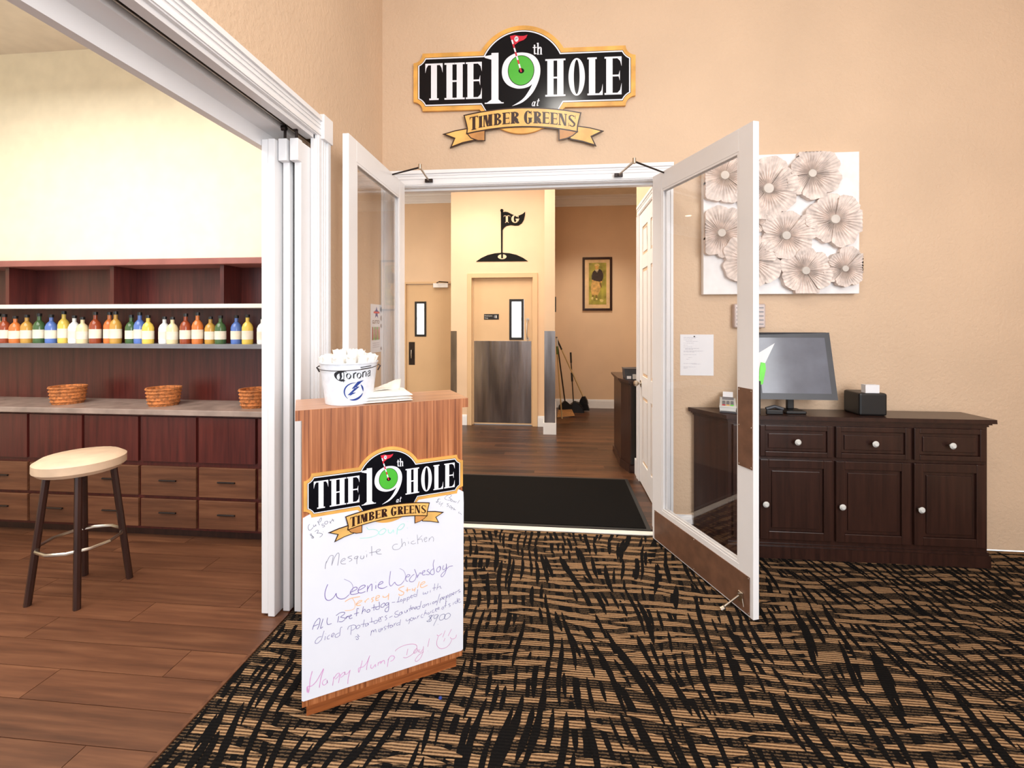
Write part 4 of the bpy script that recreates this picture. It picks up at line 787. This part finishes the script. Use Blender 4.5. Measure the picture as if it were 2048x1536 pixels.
# framed golfer
pf = thing('framed_golfer_picture', (.716, YB, 1.66), 'narrow dark framed painting of a golfer in a dark jacket on the back wall', 'picture')
x0, x1, z0, z1 = .468, .964, 1.662, 2.57
def BQ(a0, a1, b0, b1, d0, d1): return B(a0, a1, YB - d1, YB - d0, b0, b1)
for a in ((x0, x0 + .038, z0, z1), (x1 - .038, x1, z0, z1), (x0 + .038, x1 - .038, z0, z0 + .038), (x0 + .038, x1 - .038, z1 - .038, z1)): BQ(a[0], a[1], a[2], a[3], 0, .028).build('frame_side', M['espresso'], pf, bevel=.004)
BQ(x0 + .03, x1 - .03, z0 + .03, z1 - .03, 0, .008).build('mat_board', plain('mat_board', (236, 200, 150), .6), pf)
def sc(u, v): return (.574 + (.868 - .574) * (u - 298) / (690 - 298), 1.765 + (2.475 - 1.765) * (1200 - v) / (1200 - 288))
pa = G(); PP = PXZ(YB)
cm = {k: plain('paint_' + k, c, .6, var=v_, nscale=n_) for k, c, v_, n_ in (('field', (158, 150, 62), .28, 7), ('skin', (222, 170, 90), .1, 30), ('cap', (224, 196, 120), .1, 30), ('shirt', (232, 214, 170), .05, 30), ('jacket', (52, 38, 34), .2, 30), ('trousers', (214, 172, 100), .14, 20), ('shoe', (226, 206, 130), .1, 30), ('shade', (128, 92, 44), .1, 20))}
def pp(m, pts, d): pa.mat(cm[m]).flat([sc(*q) for q in pts], d, PP)
pp('field', [(298, 288), (690, 288), (690, 1200), (298, 1200)], .0095)
pp('trousers', [(380, 660), (560, 690), (572, 780), (548, 900), (520, 960), (500, 1000), (460, 990), (430, 1000), (360, 980), (345, 880), (350, 760)], .0100)
pp('shade', [(545, 700), (575, 740), (590, 830), (572, 830), (540, 760)], .0103)
pp('jacket', [(430, 450), (470, 440), (545, 425), (590, 460), (620, 540), (620, 620), (585, 705), (500, 695), (430, 680), (365, 660), (362, 580), (385, 490)], .0104)
pp('shirt', [(435, 440), (520, 430), (500, 470), (487, 505), (462, 480)], .0107); pp('jacket', [(472, 455), (486, 455), (490, 500), (478, 495)], .0109)
pp('skin', [(430, 360), (520, 360), (515, 410), (490, 440), (460, 438), (440, 410)], .0108); pp('cap', [(415, 345), (430, 315), (470, 300), (515, 310), (545, 345), (520, 362), (430, 358)], .0111)
pp('skin', [(560, 690), (600, 690), (590, 720), (565, 715)], .0108); pp('skin', [(365, 655), (400, 660), (395, 690), (370, 685)], .0108)
pp('shade', [(380, 985), (410, 995), (400, 1040), (372, 1035)], .0103); pp('shade', [(455, 990), (485, 1000), (480, 1060), (455, 1060)], .0103)
for q in ([(355, 1040), (395, 1035), (400, 1080), (370, 1100), (355, 1080)], [(450, 1060), (495, 1065), (495, 1100), (455, 1100)], [(540, 1090), (600, 1085), (630, 1110), (610, 1150), (560, 1145)]): pp('shoe', q, .0106)
pa.build('painting', None, pf)
BQ(x0 + .036, x1 - .036, z0 + .036, z1 - .036, .016, .018).build('pane', M['glass'], pf)
# sprinkler, ceiling cans
t = thing('sprinkler_head', (.66, 7.0, 3.6), 'small dark sprinkler head on the hall ceiling', 'sprinkler')
G().lathe([(0, 0), (.035, 0), (.035, -.006), (.012, -.01), (.01, -.035), (0, -.035)], 16, (.66, 7.0, 3.6)).build('base', M['darkmetal'], t, smooth=True); G().lathe([(0, -.042), (.024, -.042), (.024, -.045), (0, -.045)], 12, (.66, 7.0, 3.6)).tube([(.66, 7.0, 3.565), (.66, 7.0, 3.556)], .004, 6).build('deflector', M['nickel'], t)
cans = [(.62, 6.45, 62, 'above the golfer picture'), (-1.15, 5.65, 15, 'in front of the kitchen door'), (-2.1, 6.1, 12, 'over the recess door'), (-4.9, 6.5, 10, 'deep along the hall'), (-4.6, 5.2, 10, 'halfway down the hall'), (-3.0, 4.6, 10, 'near the hall entrance'), (.25, 3.9, 10, 'above the door mat')]
for x, y, p_, lb in cans:
    t = thing('recessed_light', (x, y, 3.6), 'round recessed ceiling light %s' % lb, 'ceiling light', 'recessed lights in the hall ceiling')
    G().lathe([(.062, 0), (.085, 0), (.085, -.006), (.062, -.004), (.062, 0)], 24, (x, y, 3.6)).build('trim_ring', M['white'], t, smooth=True); G().lathe([(0, -.002), (.062, -.002)], 24, (x, y, 3.6)).build('lens', M['downlight'], t)
    d = bpy.data.lights.new('can_beam', 'SPOT'); d.energy = p_ * 2.6; d.color = (1, .89, .74); d.spot_size = math.radians(115); d.spot_blend = .7; d.shadow_soft_size = .06
    o = bpy.data.objects.new('can_beam', d); COL.objects.link(o); o.location = (x, y, 3.585)
for x, y, lb in ((.2, 1.9, 'over the carpet near the doorway'), (1.9, 1.9, 'over the carpet by the dark cabinet'), (.2, .3, 'over the middle of the carpet'), (1.9, .3, 'over the carpet away from the doorway')):
    t = thing('recessed_light', (x, y, 4.3), 'round recessed ceiling light %s' % lb, 'ceiling light', 'recessed lights in the carpeted room')
    G().lathe([(.062, 0), (.085, 0), (.085, -.006), (.062, -.004), (.062, 0)], 24, (x, y, 4.3)).build('trim_ring', M['white'], t, smooth=True); G().lathe([(0, -.002), (.062, -.002)], 24, (x, y, 4.3)).build('lens', M['downlight'], t)
# panelled hall door on x=.78
pd = thing('door_9', (.78, 3.8, 0), 'white six panel door closed in the hall side wall', 'door', kind='structure')
g = G()
for a, b, d in ((0, 1, .014), (.0, .25, .022), (.4, .5, .018), (.78, .92, .018)):
    g.box(.78 - d, .78, 4.218 + (1 - b) * .09, 4.218 + (1 - a) * .09, 0, 2.44); g.box(.78 - d, .78, 3.33, 4.308, 2.44 + (1 - b) * .09, 2.44 + (1 - a) * .09)
g.build('casing', M['white'], pd)
ys = (3.40, 3.52, 3.745, 3.865, 4.09, 4.212); zs = (.01, .21, .80, .98, 1.93, 2.05, 2.30, 2.43)
g = G()
for a in ((3.40, 3.52), (3.745, 3.865), (4.09, 4.212)): g.box(.772, .80, a[0], a[1], .01, 2.43)
for a in ((.01, .21), (.80, .98), (1.93, 2.05), (2.30, 2.43)): g.box(.772, .80, 3.52, 3.745, a[0], a[1]); g.box(.772, .80, 3.865, 4.09, a[0], a[1])
g.build('stiles_and_rails', M['white'], pd, bevel=.002)
for ya, yb in ((3.52, 3.745), (3.865, 4.09)):
    for za, zb in ((.21, .80), (.98, 1.93), (2.05, 2.30)):
        g = G().box(.784, .80, ya, yb, za, zb).prism([(ya + .03, za + .03), (yb - .03, za + .03), (yb - .03, zb - .03), (ya + .03, zb - .03)], 0, .010, lambda u, v, d: (.785 - d, u, v)); g.build('raised_panel', M['white'], pd, bevel=.006)
G().tube([(.772, 4.145, .906), (.745, 4.145, .906)], .009, 10).tube([(.748, 4.145, .906), (.735, 4.145, .906), (.715, 4.145, .906), (.706, 4.145, .906)], [.014, .026, .026, .012], 16).tube([(.772, 4.145, .906), (.766, 4.145, .906)], .031, 18).build('knob', M['nickel'], pd, smooth=True)
# hall cabinet and bin
hc = thing('hall_cabinet', (.9, 4.8, 0), 'tall dark wood cabinet standing behind the hall corner', 'cabinet')
fpz = [(.795, 4.455), (.727, 4.455), (.668, 4.66), (.668, 5.2), (1.2, 5.2), (1.2, 4.455)]
PZ = lambda u, v, d: (u, v, d)
def off2(p, d): return offset_poly(p, -d)
G().prism(fpz, .07, .86, PZ).build('carcass', M['espresso'], hc); G().prism(off2(fpz, .014), .0, .07, PZ).build('plinth', M['espresso'], hc, bevel=.004)
g = G().prism(off2(fpz, .008), .845, .86, PZ).prism(off2(fpz, .02), .86, .872, PZ).prism(off2(fpz, .03), .872, .89, PZ); g.build('top', M['espresso'], hc, bevel=.002)
B(.738, .79, 4.452, 4.4555, .08, .84).build('bay_shade', M['blackplastic'], hc)  # flat black panel stands in for the shade inside an open bay
sb = thing('plastic_bin', (.77, 4.62, .89), 'small black plastic bin with white label on the hall cabinet', 'bin')
G().prism([(.70, .0), (.86, .0), (.875, .105), (.685, .105)], 4.52, 4.70, lambda u, v, d: (u, d, .89 + v)).build('body', M['darkplastic'], sb, bevel=.006); B(.705, .745, 4.515, 4.519, .90, .928).build('label_tag', M['paper'], sb); B(.76, .80, 4.50, 4.53, .90, .945).build('label_tag', M['lightplastic'], sb)
# ---------------------------------------------------------------- brooms
def broom(lb, head, top, hw_, hh, m, hm, rz, fan):
    t = thing('broom', (head[0], head[1], 0), lb, 'broom')
    hx, hy = head; c, s_ = math.cos(rz), math.sin(rz)
    Pb = lambda u, v, d: (hx + u * c - d * s_, hy + u * s_ + d * c, v)
    G().prism([(-hw_ * fan, .004), (hw_ * (fan + .15), .02), (hw_ * .75, hh), (-hw_ * .75, hh)], -.02, .02, Pb).build('bristles', m, t)
    G().prism([(-hw_ * .8, hh - .005), (hw_ * .8, hh - .005), (hw_ * .7, hh + .05), (.02, hh + .11), (-.02, hh + .11), (-hw_ * .7, hh + .05)], -.024, .024, Pb).build('head_cap', M['blackplastic'], t, bevel=.004)
    a = Vector((hx, hy, hh + .09)); b = Vector(top); q = a.lerp(b, .82)
    G().tube([a, q], .011, 8).build('handle', hm, t, smooth=True); G().tube([q, b], .014, 8).build('grip', M['blackplastic'] if hm is not M['darkmetal'] else M['greyplastic'], t, smooth=True)
M['handlewood'] = plain('pale_handle', (196, 168, 120), .5)
broom('straw bristled angle broom with black cap leaning on the pier', (.155, 6.98), (.022, 6.93, 1.24), .13, .13, M['straw'], M['darkmetal'], .25, 1.0)
broom('small black bristled broom beside the dustpan, handle slanting to the pier', (.47, 7.48), (.026, 7.25, 1.20), .085, .13, M['blackplastic'], M['handlewood'], -.3, 1.0)
t = thing('lobby_dustpan', (.33, 7.38, 0), 'black long-handled dustpan standing upright between the two brooms', 'dustpan')
G().prism([(-.12, 0), (.12, 0), (.12, .06), (.05, .15), (-.02, .17), (-.10, .12)], -.05, .05, lambda u, v, d: (.34 + u, 7.36 + d, v)).build('pan', M['blackplastic'], t, bevel=.01)
G().tube([(.30, 7.36, .13), (.262, 7.40, .80)], .009, 8).build('handle', M['darkmetal'], t, smooth=True); G().tube([(.262, 7.40, .80), (.255, 7.41, .97)], .015, 8).build('grip', M['blackplastic'], t, smooth=True)
G().tube([(.279, 7.38, .50), (.271, 7.39, .64)], .017, 8).build('collar', M['blackplastic'], t, smooth=True)
t = thing('mop_handle', (.09, 6.9, 0), 'pale mop handle with green collar leaning on the pier', 'mop')
G().tube([(.105, 6.865, .0), (.035, 6.80, .98)], .011, 8).build('handle', M['handlewood'], t, smooth=True); G().tube([(.035, 6.80, .98), (.030, 6.795, 1.10)], .015, 8).build('collar', plain('green_collar', (88, 110, 50), .5), t, smooth=True); G().tube([(.030, 6.795, 1.10), (.026, 6.79, 1.22)], .012, 8).build('handle_tip', M['lightplastic'], t, smooth=True)

# ---------------------------------------------------------------- dark cabinet by the wall
cb = thing('sideboard_cabinet', (1.75, 3.0, 0), 'dark espresso cabinet with an angled end against the beige wall', 'cabinet')
fp2 = [(.93, 3.13), (1.075, 2.925), (2.55, 2.925), (2.55, 3.13)]
G().prism(fp2, .09, .845, PZ).build('carcass', M['espresso'], cb)
fp3 = [(.92, 3.13), (1.068, 2.91), (2.56, 2.91), (2.56, 3.13)]
g = G().prism(fp3, 0, .075, PZ).prism(off2(fp2, .006)[:], .075, .09, PZ); g.build('plinth', M['espresso'], cb, bevel=.004)
def grow(d): return [(.93 - d * 1.2, 3.135), (1.075 - d * .7, 2.925 - d), (2.55 + d, 2.925 - d), (2.55 + d, 3.135)]
g = G().prism(grow(.006), .835, .848, PZ).prism(grow(.016), .848, .858, PZ).prism(grow(.03), .858, .881, PZ); g.build('top', M['espresso'], cb, bevel=.003)
def framed(par, nm, x0, x1, z0, z1, y, m, rail=.05):
    g = G()
    for a in ((x0, x0 + rail, z0, z1), (x1 - rail, x1, z0, z1), (x0 + rail, x1 - rail, z0, z0 + rail), (x0 + rail, x1 - rail, z1 - rail, z1)): g.box(a[0], a[1], y - .018, y, a[2], a[3])
    g.box(x0 + rail, x1 - rail, y - .006, y, z0 + rail, z1 - rail); g.box(x0 + rail + .02, x1 - rail - .02, y - .013, y, z0 + rail + .02, z1 - rail - .02)
    return g.build(nm, m, par, bevel=.003)
for x0, x1, k in ((1.10, 1.235, 'left'), ):
    framed(cb, 'pilaster_panel', x0, x1, .12, .82, 2.925, M['espresso'], .028)
for x0, x1 in ((1.26, 1.68), (1.70, 2.12), (2.14, 2.53)):
    dwr = framed(cb, 'drawer', x0, x1, .63, .82, 2.925, M['espresso'], .03)
    dd = framed(cb, 'door_front', x0, x1, .12, .61, 2.925, M['espresso'], .05)
    for par, (kx, kz) in ((dwr, ((x0 + x1) / 2, .725)), (dd, (x0 + .025, .34))):
        G().tube([(kx, 2.907, kz), (kx, 2.893, kz)], .006, 8).tube([(kx, 2.895, kz), (kx, 2.885, kz), (kx, 2.876, kz)], [.012, .019, .010], 14).build('knob', M['lightplastic'], par, smooth=True)
# card terminal
ct = thing('card_terminal', (1.115, 3.035, .881), 'pale grey payment card terminal tilted on the corner of the sideboard', 'card terminal', rz=-.35)
G().prism([(0, 0), (.18, 0), (.18, .06), (.13, .065), (0, .028)], -.045, .045, lambda u, v, d: (d, u - .09, v + .012)).build('body', M['lightplastic'], ct, local=True, bevel=.005)
G().box(-.05, .05, -.095, .095, 0, .012).build('dock', M['darkplastic'], ct, local=True, bevel=.004)
sl = math.atan2(.037, .13)
for r_ in range(4):
    for c_ in range(3):
        m = M['greyplastic'] if r_ else (M['signred'], M['goldlite'], M['green'])[c_]
        ob = G().box(-.009, .009, -.005, .005, 0, .003).build('key', m, ct, local=True); ob.location = (-.024 + c_ * .024, -.07 + r_ * .018, .012 + .028 + (.020 + r_ * .018) * .285 + .0015); ob.rotation_euler = (sl, 0, 0)
ob = G().box(-.034, .034, 0, .04, 0, .002).build('screen', M['greyplastic'], ct, local=True); ob.location = (0, .01, .0695); ob.rotation_euler = (sl, 0, 0)
ob = G().box(-.03, .03, 0, .045, 0, .0015).build('receipt', M['paper'], ct, local=True); ob.location = (0, .05, .082); ob.rotation_euler = (.7, 0, 0)
# thermostat guard
t = thing('thermostat_guard', (1.28, YF, 1.41), 'grey plastic lockable cover on the beige wall behind the open door', 'thermostat')
B(1.185, 1.385, YF - .045, YF, 1.418, 1.578).build('cover', plain('smoky_cover', (190, 172, 166), .25), t, bevel=.008)
for k in range(5): B(1.20, 1.37, YF - .048, YF - .044, 1.44 + k * .027, 1.446 + k * .027).build('vent_rib', M['greyplastic'], t)
# notice
t = thing('paper_notice', (.956, YF, 1.094), 'typed white paper notice pinned to the beige wall above the cabinet', 'paper')
B(.848, 1.067, YF - .003, YF - .001, 1.094, 1.372).build('sheet', M['paper'], t)
g = G(); rr = random.Random(2)
for z, a, b in ((1.352, .0, .47), (1.344, 0, .42), (1.334, 0, .30), (1.324, .08, .50), (1.312, 0, .35), (1.298, 0, .14), (1.286, 0, .30), (1.276, .05, .55), (1.270, .05, .33), (1.258, 0, .68), (1.252, 0, .38), (1.234, 0, .44), (1.214, .16, .30), (1.202, .1, .2), (1.174, 0, .44), (1.170, .3, .6), (1.150, 0, .16), (1.150, .18, .42), (1.142, 0, .14)):
    x = .870 + a * .19; e_ = .870 + b * .19
    while x < e_: l_ = rr.uniform(.006, .02); g.box(x, min(x + l_, e_), YF - .0034, YF - .003, z, z + .003); x += l_ + .003
g.build('typed_lines', M['paperline'], t)
G().lathe([(0, .006), (.004, .005), (.005, 0)], 12).build('pin', M['blackplastic'], t, local=True); bpy.data.objects['pin'].location = (-.015, -.003, .264); bpy.data.objects['pin'].rotation_euler = (math.pi / 2, 0, 0)
# monitor and clutter
mo = thing('monitor', (1.52, 3.0, .881), 'dark grey point of sale monitor on the sideboard past the glass door', 'monitor')
G().prism([(-.23, .10), (.23, .10), (.23, .50), (-.23, .50)], 0, .035, lambda u, v, d: (1.50 + u, 2.99 - d + (v - .1) * .22, .881 + v)).build('housing', M['darkplastic'], mo, bevel=.008)
G().prism([(-.205, .13), (.205, .13), (.205, .475), (-.205, .475)], .0355, .0362, lambda u, v, d: (1.50 + u, 2.99 - d + (v - .1) * .22, .881 + v)).build('screen', plain('screen_glass', (104, 108, 120), .12), mo)
G().box(1.44, 1.56, 2.96, 3.08, 0 + .881, .900).box(1.48, 1.52, 3.03, 3.06, .9, 1.15).build('stand', M['blackplastic'], mo, bevel=.006)
G().prism([(-.235, .36), (-.10, .44), (-.235, .20), (-.235, .2)][:3] + [(-.235, .36)][:0], .037, .038, lambda u, v, d: (1.50 + u, 2.99 - d + (v - .1) * .22, .881 + v)).build('white_triangle', M['paper'], mo)  # flat white triangle in front of the screen edge
gs = G().prism([(0, 0), (.022, .005), (.040, .10), (.036, .135), (.012, .140), (.004, .10)], 0, .004, lambda u, v, d: (1.265 + u, 2.94 - d, 1.065 + v))
t = thing('green_holder', (1.27, 2.94, .881), 'bright lime green tag clipped in a black holder beside the monitor', 'tag')
gs.build('tag', M['green'], t, bevel=.001); G().box(1.245, 1.275, 2.935, 2.96, .881, 1.09).build('post', M['blackplastic'], t, bevel=.003)
t = thing('receipt_printer', (1.95, 3.0, .881), 'black receipt printer on the sideboard beyond the monitor', 'printer')
B(1.86, 2.02, 2.95, 3.11, .881, 1.02).build('body', M['blackplastic'], t, bevel=.012); B(1.90, 1.98, 2.96, 3.0, 1.02, 1.07).build('paper_slip', M['paper'], t)
t = thing('phone', (1.36, 3.0, .881), 'black desk handset lying at the foot of the monitor', 'telephone')
B(1.31, 1.41, 2.935, 2.955, .881, .91).build('base', M['blackplastic'], t, bevel=.006); G().tube([(1.31, 2.945, .915), (1.36, 2.945, .93), (1.41, 2.945, .915)], .011, 10).build('handset', M['darkplastic'], t, smooth=True)
# ---------------------------------------------------------------- plaster flower art
ar = thing('floral_wall_panel', (1.48, YF, 1.64), 'square white plaster relief panel of large flowers on the beige wall', 'wall art')
B(.985, 1.96, YF - .05, YF - .002, 1.64, 2.56).build('canvas', M['art'], ar, bevel=.004)
M['petalcore'] = plain('flower_core', (206, 198, 190), .7)
def flower(cx, cz, R, seed):
    r = random.Random(seed); y0 = YF - .05
    core = G().lathe([(0, .030), (R * .16, .028), (R * .19, .018), (R * .19, 0)], 24); core.v = [Vector((cx + p.x, y0 - p.z, cz + p.y)) for p in core.v]
    fo = core.build('flower', M['petalcore'], ar, smooth=True); n = 6; a0 = r.random() * 6
    for k in range(n):
        a = a0 + 2 * math.pi * k / n; half = math.pi / n * 1.12; nu, nv = 44, 6; vs = []; RR = 1.12 * R * r.uniform(.86, 1.08)
        for i in range(nu + 1):
            u = i / nu; th = a - half + 2 * half * u; rim = RR * (1 - .20 * abs(2 * u - 1) ** 3.2 + .02 * math.sin(u * 17 + k))
            for j in range(nv + 1):
                v = j / nv; rad = R * .15 + (rim - R * .15) * v; zz = .010 + .030 * v * (1 - .5 * v) + .009 * math.sin(u * 46 + 1.1 * k) * (1 - .75 * v) + (.006 if k % 2 else 0) + .008 * v * v
                x = cx + rad * math.cos(th); z = cz + rad * math.sin(th); x = min(max(x, .987), 1.958); z = min(max(z, 1.642), 2.558); vs.append((x, y0 - zz, z))
        fs = [(i * (nv + 1) + j, (i + 1) * (nv + 1) + j, (i + 1) * (nv + 1) + j + 1, i * (nv + 1) + j + 1) for i in range(nu) for j in range(nv)]
        # rim skirt back to the canvas
        b = len(vs); vs += [(p[0], y0, p[2]) for p in [vs[i * (nv + 1) + nv] for i in range(nu + 1)]]
        fs += [(i * (nv + 1) + nv, (i + 1) * (nv + 1) + nv, b + i + 1, b + i) for i in range(nu)]
        G().add(vs, fs).build('petal', M['petal'], fo, smooth=True)
for k, (x, z, R) in enumerate(((1.115, 2.425, .165), (1.095, 2.045, .155), (1.285, 1.865, .165), (1.39, 2.33, .19), (1.50, 2.02, .16), (1.66, 2.42, .15), (1.62, 1.79, .15), (1.80, 2.12, .17), (1.86, 1.80, .12), (1.30, 2.14, .085))): flower(x, z, R, k)
# poster on the side wall near the corner
po = thing('food_poster', (XL, 3.04, 1.25), 'narrow printed food poster on the side wall behind the folded glass door', 'poster')
PY = lambda u, v, d: (XL + d, 2.945 + u, 1.245 + v)
G().prism(R_(0, 0, .205, .335), .001, .0025, PY).build('sheet', M['paper'], po)
g = G().mat(M['inkblue']).flat([(.06, .285), (.085, .295), (.10, .32), (.115, .295), (.14, .285), (.118, .268), (.125, .24), (.10, .255), (.075, .24), (.082, .268)], .0031, PY)
g.mat(M['signred']).flat(R_(.05, .272, .15, .285), .0034, PY)
for k in range(5): g.mat((M['podium'], M['signgreen'], M['brownlam'], M['signgreen'], M['podium'])[k]).flat([(.02 + k * .028, .085), (.044 + k * .028, .09), (.040 + k * .028, .175), (.024 + k * .028, .18)], .0031, PY); g.mat(M['signred']).flat([(.027 + k * .028, .10), (.033 + k * .028, .10), (.036 + k * .028, .16), (.028 + k * .028, .165)], .0034, PY)
for k in range(3): g.mat(M['paperline']).flat(R_(.03, .035 + k * .014, .15, .040 + k * .014), .0031, PY)
for z_a, z_b in ((.28, .32), (.22, .26), (.17, .20), (.01, .035)): g.mat(M['inkblack']).flat(ellipse(.185, (z_a + z_b) / 2, .012, (z_b - z_a) / 2, 12), .0031, PY)
g.build('print', None, po); text(po, 'GUTTO', XL + .0032, 1.245 + .20, .036, 2.97, M['brownlam'], rz=math.pi / 2)
# ---------------------------------------------------------------- bar room
bb_ = thing('back_bar', (-3.2, 3.0, 0), 'mahogany back bar with drawers and bottle shelves in the next room', 'bar cabinet')
B(-4.9, -1.52, 2.80, 3.18, .06, .835).build('carcass', M['mahog'], bb_); B(-4.88, -1.54, 2.84, 3.16, 0, .06).build('plinth', M['espresso'], bb_)
B(-4.95, -1.49, 2.76, 3.19, .835, .872).build('counter', plain('bar_counter', (150, 132, 122), .25, var=.1), bb_, bevel=.004)
for k in range(8):
    x0 = -4.88 + k * .42
    for z0, z1 in ((.08, .28), (.29, .50)):
        d_ = B(x0, x0 + .40, 2.782, 2.80, z0, z1 - .012).build('drawer', M['barwood'], bb_, bevel=.003); G().tube([(x0 + .14, 2.775, (z0 + z1) / 2), (x0 + .26, 2.775, (z0 + z1) / 2)], .006, 8).build('handle', M['darkmetal'], d_)
    B(x0, x0 + .40, 2.782, 2.80, .52, .82).build('open_bay_back', M['mahog'], bb_)
B(-4.9, -1.52, 3.14, 3.18, .872, 1.90).build('back_panel', M['mahog'], bb_)
B(-4.93, -1.50, 2.93, 3.18, 1.27, 1.30).build('shelf', M['greyplastic'], bb_, bevel=.002); B(-4.93, -1.50, 2.95, 3.18, 1.555, 1.585).build('shelf', M['offwhite'], bb_, bevel=.002)
for x in (-4.92, -4.05, -3.2, -2.35, -1.53): B(x, x + .03, 2.96, 3.14, 1.585, 1.86).build('divider', M['mahog'], bb_)
B(-4.95, -1.49, 2.92, 3.19, 1.86, 1.905).build('cornice', plain('rosewood_trim', (150, 92, 84), .4), bb_, bevel=.004)
for x in (-4.92, -1.53): B(x, x + .03, 2.96, 3.14, .872, 1.27).build('divider', M['mahog'], bb_); B(x, x + .03, 2.96, 3.14, 1.30, 1.555).build('divider', M['mahog'], bb_)
bprof = [(0, 0), (.034, 0), (.036, .01), (.036, .125), (.028, .15), (.012, .17), (.012, .205), (.015, .206), (.015, .218), (0, .218)]
cols = [(196, 150, 70), (232, 214, 170), (90, 120, 190), (210, 120, 60), (240, 240, 236), (70, 100, 60), (150, 70, 40), (228, 196, 90)]
cn = ['amber', 'cream', 'blue', 'orange', 'white', 'dark green', 'brown', 'yellow']; bm = [plain('bottle_glass_%d' % i, c, .15) for i, c in enumerate(cols)]; lbm = plain('bottle_label', (236, 226, 206), .6, var=.08)
bprotos = {}
rb = random.Random(11); x = -4.80; k = 0
while x < -1.62:
    i = (k * 5 + 3) % 8
    if i not in bprotos:
        r_ = thing('bottle', (x, 3.03, 1.30), '', 'bottle'); s_ = G().lathe(bprof, 18).build('glass', bm[i], r_, local=True, smooth=True)
        G().lathe([(.0366, .035), (.0366, .10)], 18).build('paper_label', lbm, r_, local=True, smooth=True); G().lathe([(.0155, .2), (.0155, .222), (0, .222)], 12).build('cap', M['blackplastic'], r_, local=True); bprotos[i] = r_
    else:
        r_ = bprotos[i].copy(); COL.objects.link(r_)
        for ch in bprotos[i].children: c_ = ch.copy(); COL.objects.link(c_); c_.parent = r_
    r_.location = (x, 3.03 + rb.uniform(-.02, .02), 1.30); r_.scale = (1, 1, rb.uniform(.86, 1.08))
    r_['label'] = '%s liquor bottle in the row on the back bar shelf' % cn[i]; r_['category'] = 'bottle'; r_['group'] = '%s bottles on the back bar' % cn[i]
    x += rb.uniform(.082, .105); k += 1
for i_, x in enumerate((-2.06, -2.75, -3.5)):
    lb = ('woven wicker basket on the bar counter beside the sliding panels', 'second woven wicker basket along the bar counter', 'third woven wicker basket along the bar counter')[i_]
    t = thing('wicker_basket', (x, 2.93, .872), lb, 'basket', 'wicker baskets on the bar counter')
    G().lathe([(0, .0), (.085, 0), (.095, .05), (.10, .12), (.105, .125), (.095, .125), (.088, .05), (0, .012)], 28, (x, 2.93, .872)).build('shell', M['wicker'], t, smooth=True)
    for q in range(5): G().lathe([(.088 + q * .0032, .012 + q * .024), (.096 + q * .0030, .020 + q * .024), (.089 + q * .0032, .028 + q * .024)], 28, (x, 2.93, .872)).build('woven_band', M['wicker'], t, smooth=True)
t = thing('ring_monogram', (-2.07, 3.2, 2.0), 'round gold monogram ring on the cream wall over the back bar', 'wall decoration')
g = G(); a_ = [(-2.07 + .075 * math.cos(q * .2618), 3.19, 2.035 + .075 * math.sin(q * .2618)) for q in range(25)]; g.tube(a_, .006, 8).build('ring', M['brass'], t, smooth=True)
text(t, 'G', -2.10, 2.005, .09, 3.19, M['brass'])
for i_, x in enumerate((-2.55, -3.6)):
    lb = ('padded beige bar stool standing before the back bar drawers', 'second padded beige bar stool farther into the bar room')[i_]
    t = thing('bar_stool', (x, 2.2, 0), lb, 'stool', 'beige bar stools')
    G().lathe([(0, .66), (.17, .66), (.19, .68), (.19, .72), (.16, .74), (0, .745)], 28, (x, 2.2, 0)).build('seat', plain('beige_vinyl_%d' % i_, (206, 178, 150), .5), t, smooth=True)
    for q in range(4):
        a = q * math.pi / 2 + .78; G().tube([(x + .13 * math.cos(a), 2.2 + .13 * math.sin(a), .66), (x + .2 * math.cos(a), 2.2 + .2 * math.sin(a), 0)], .016, 8).build('leg', M['espresso'], t, smooth=True)
    g = G().tube([(x + .17 * math.cos(q * .5236), 2.2 + .17 * math.sin(q * .5236), .28) for q in range(13)], .009, 8).build('foot_ring', M['nickel'], t, smooth=True)
# scrap of blue on the carpet
G().lathe([(0, .010), (.006, .008), (.007, .004), (0, .003)], 10, (-.44, 1.70, 0)).build('blue_scrap', M['inkblue'], label='tiny blue scrap lying on the carpet near the podium foot', cat='scrap')
for o in bpy.data.objects:
    if '_w' in o: del o['_w']
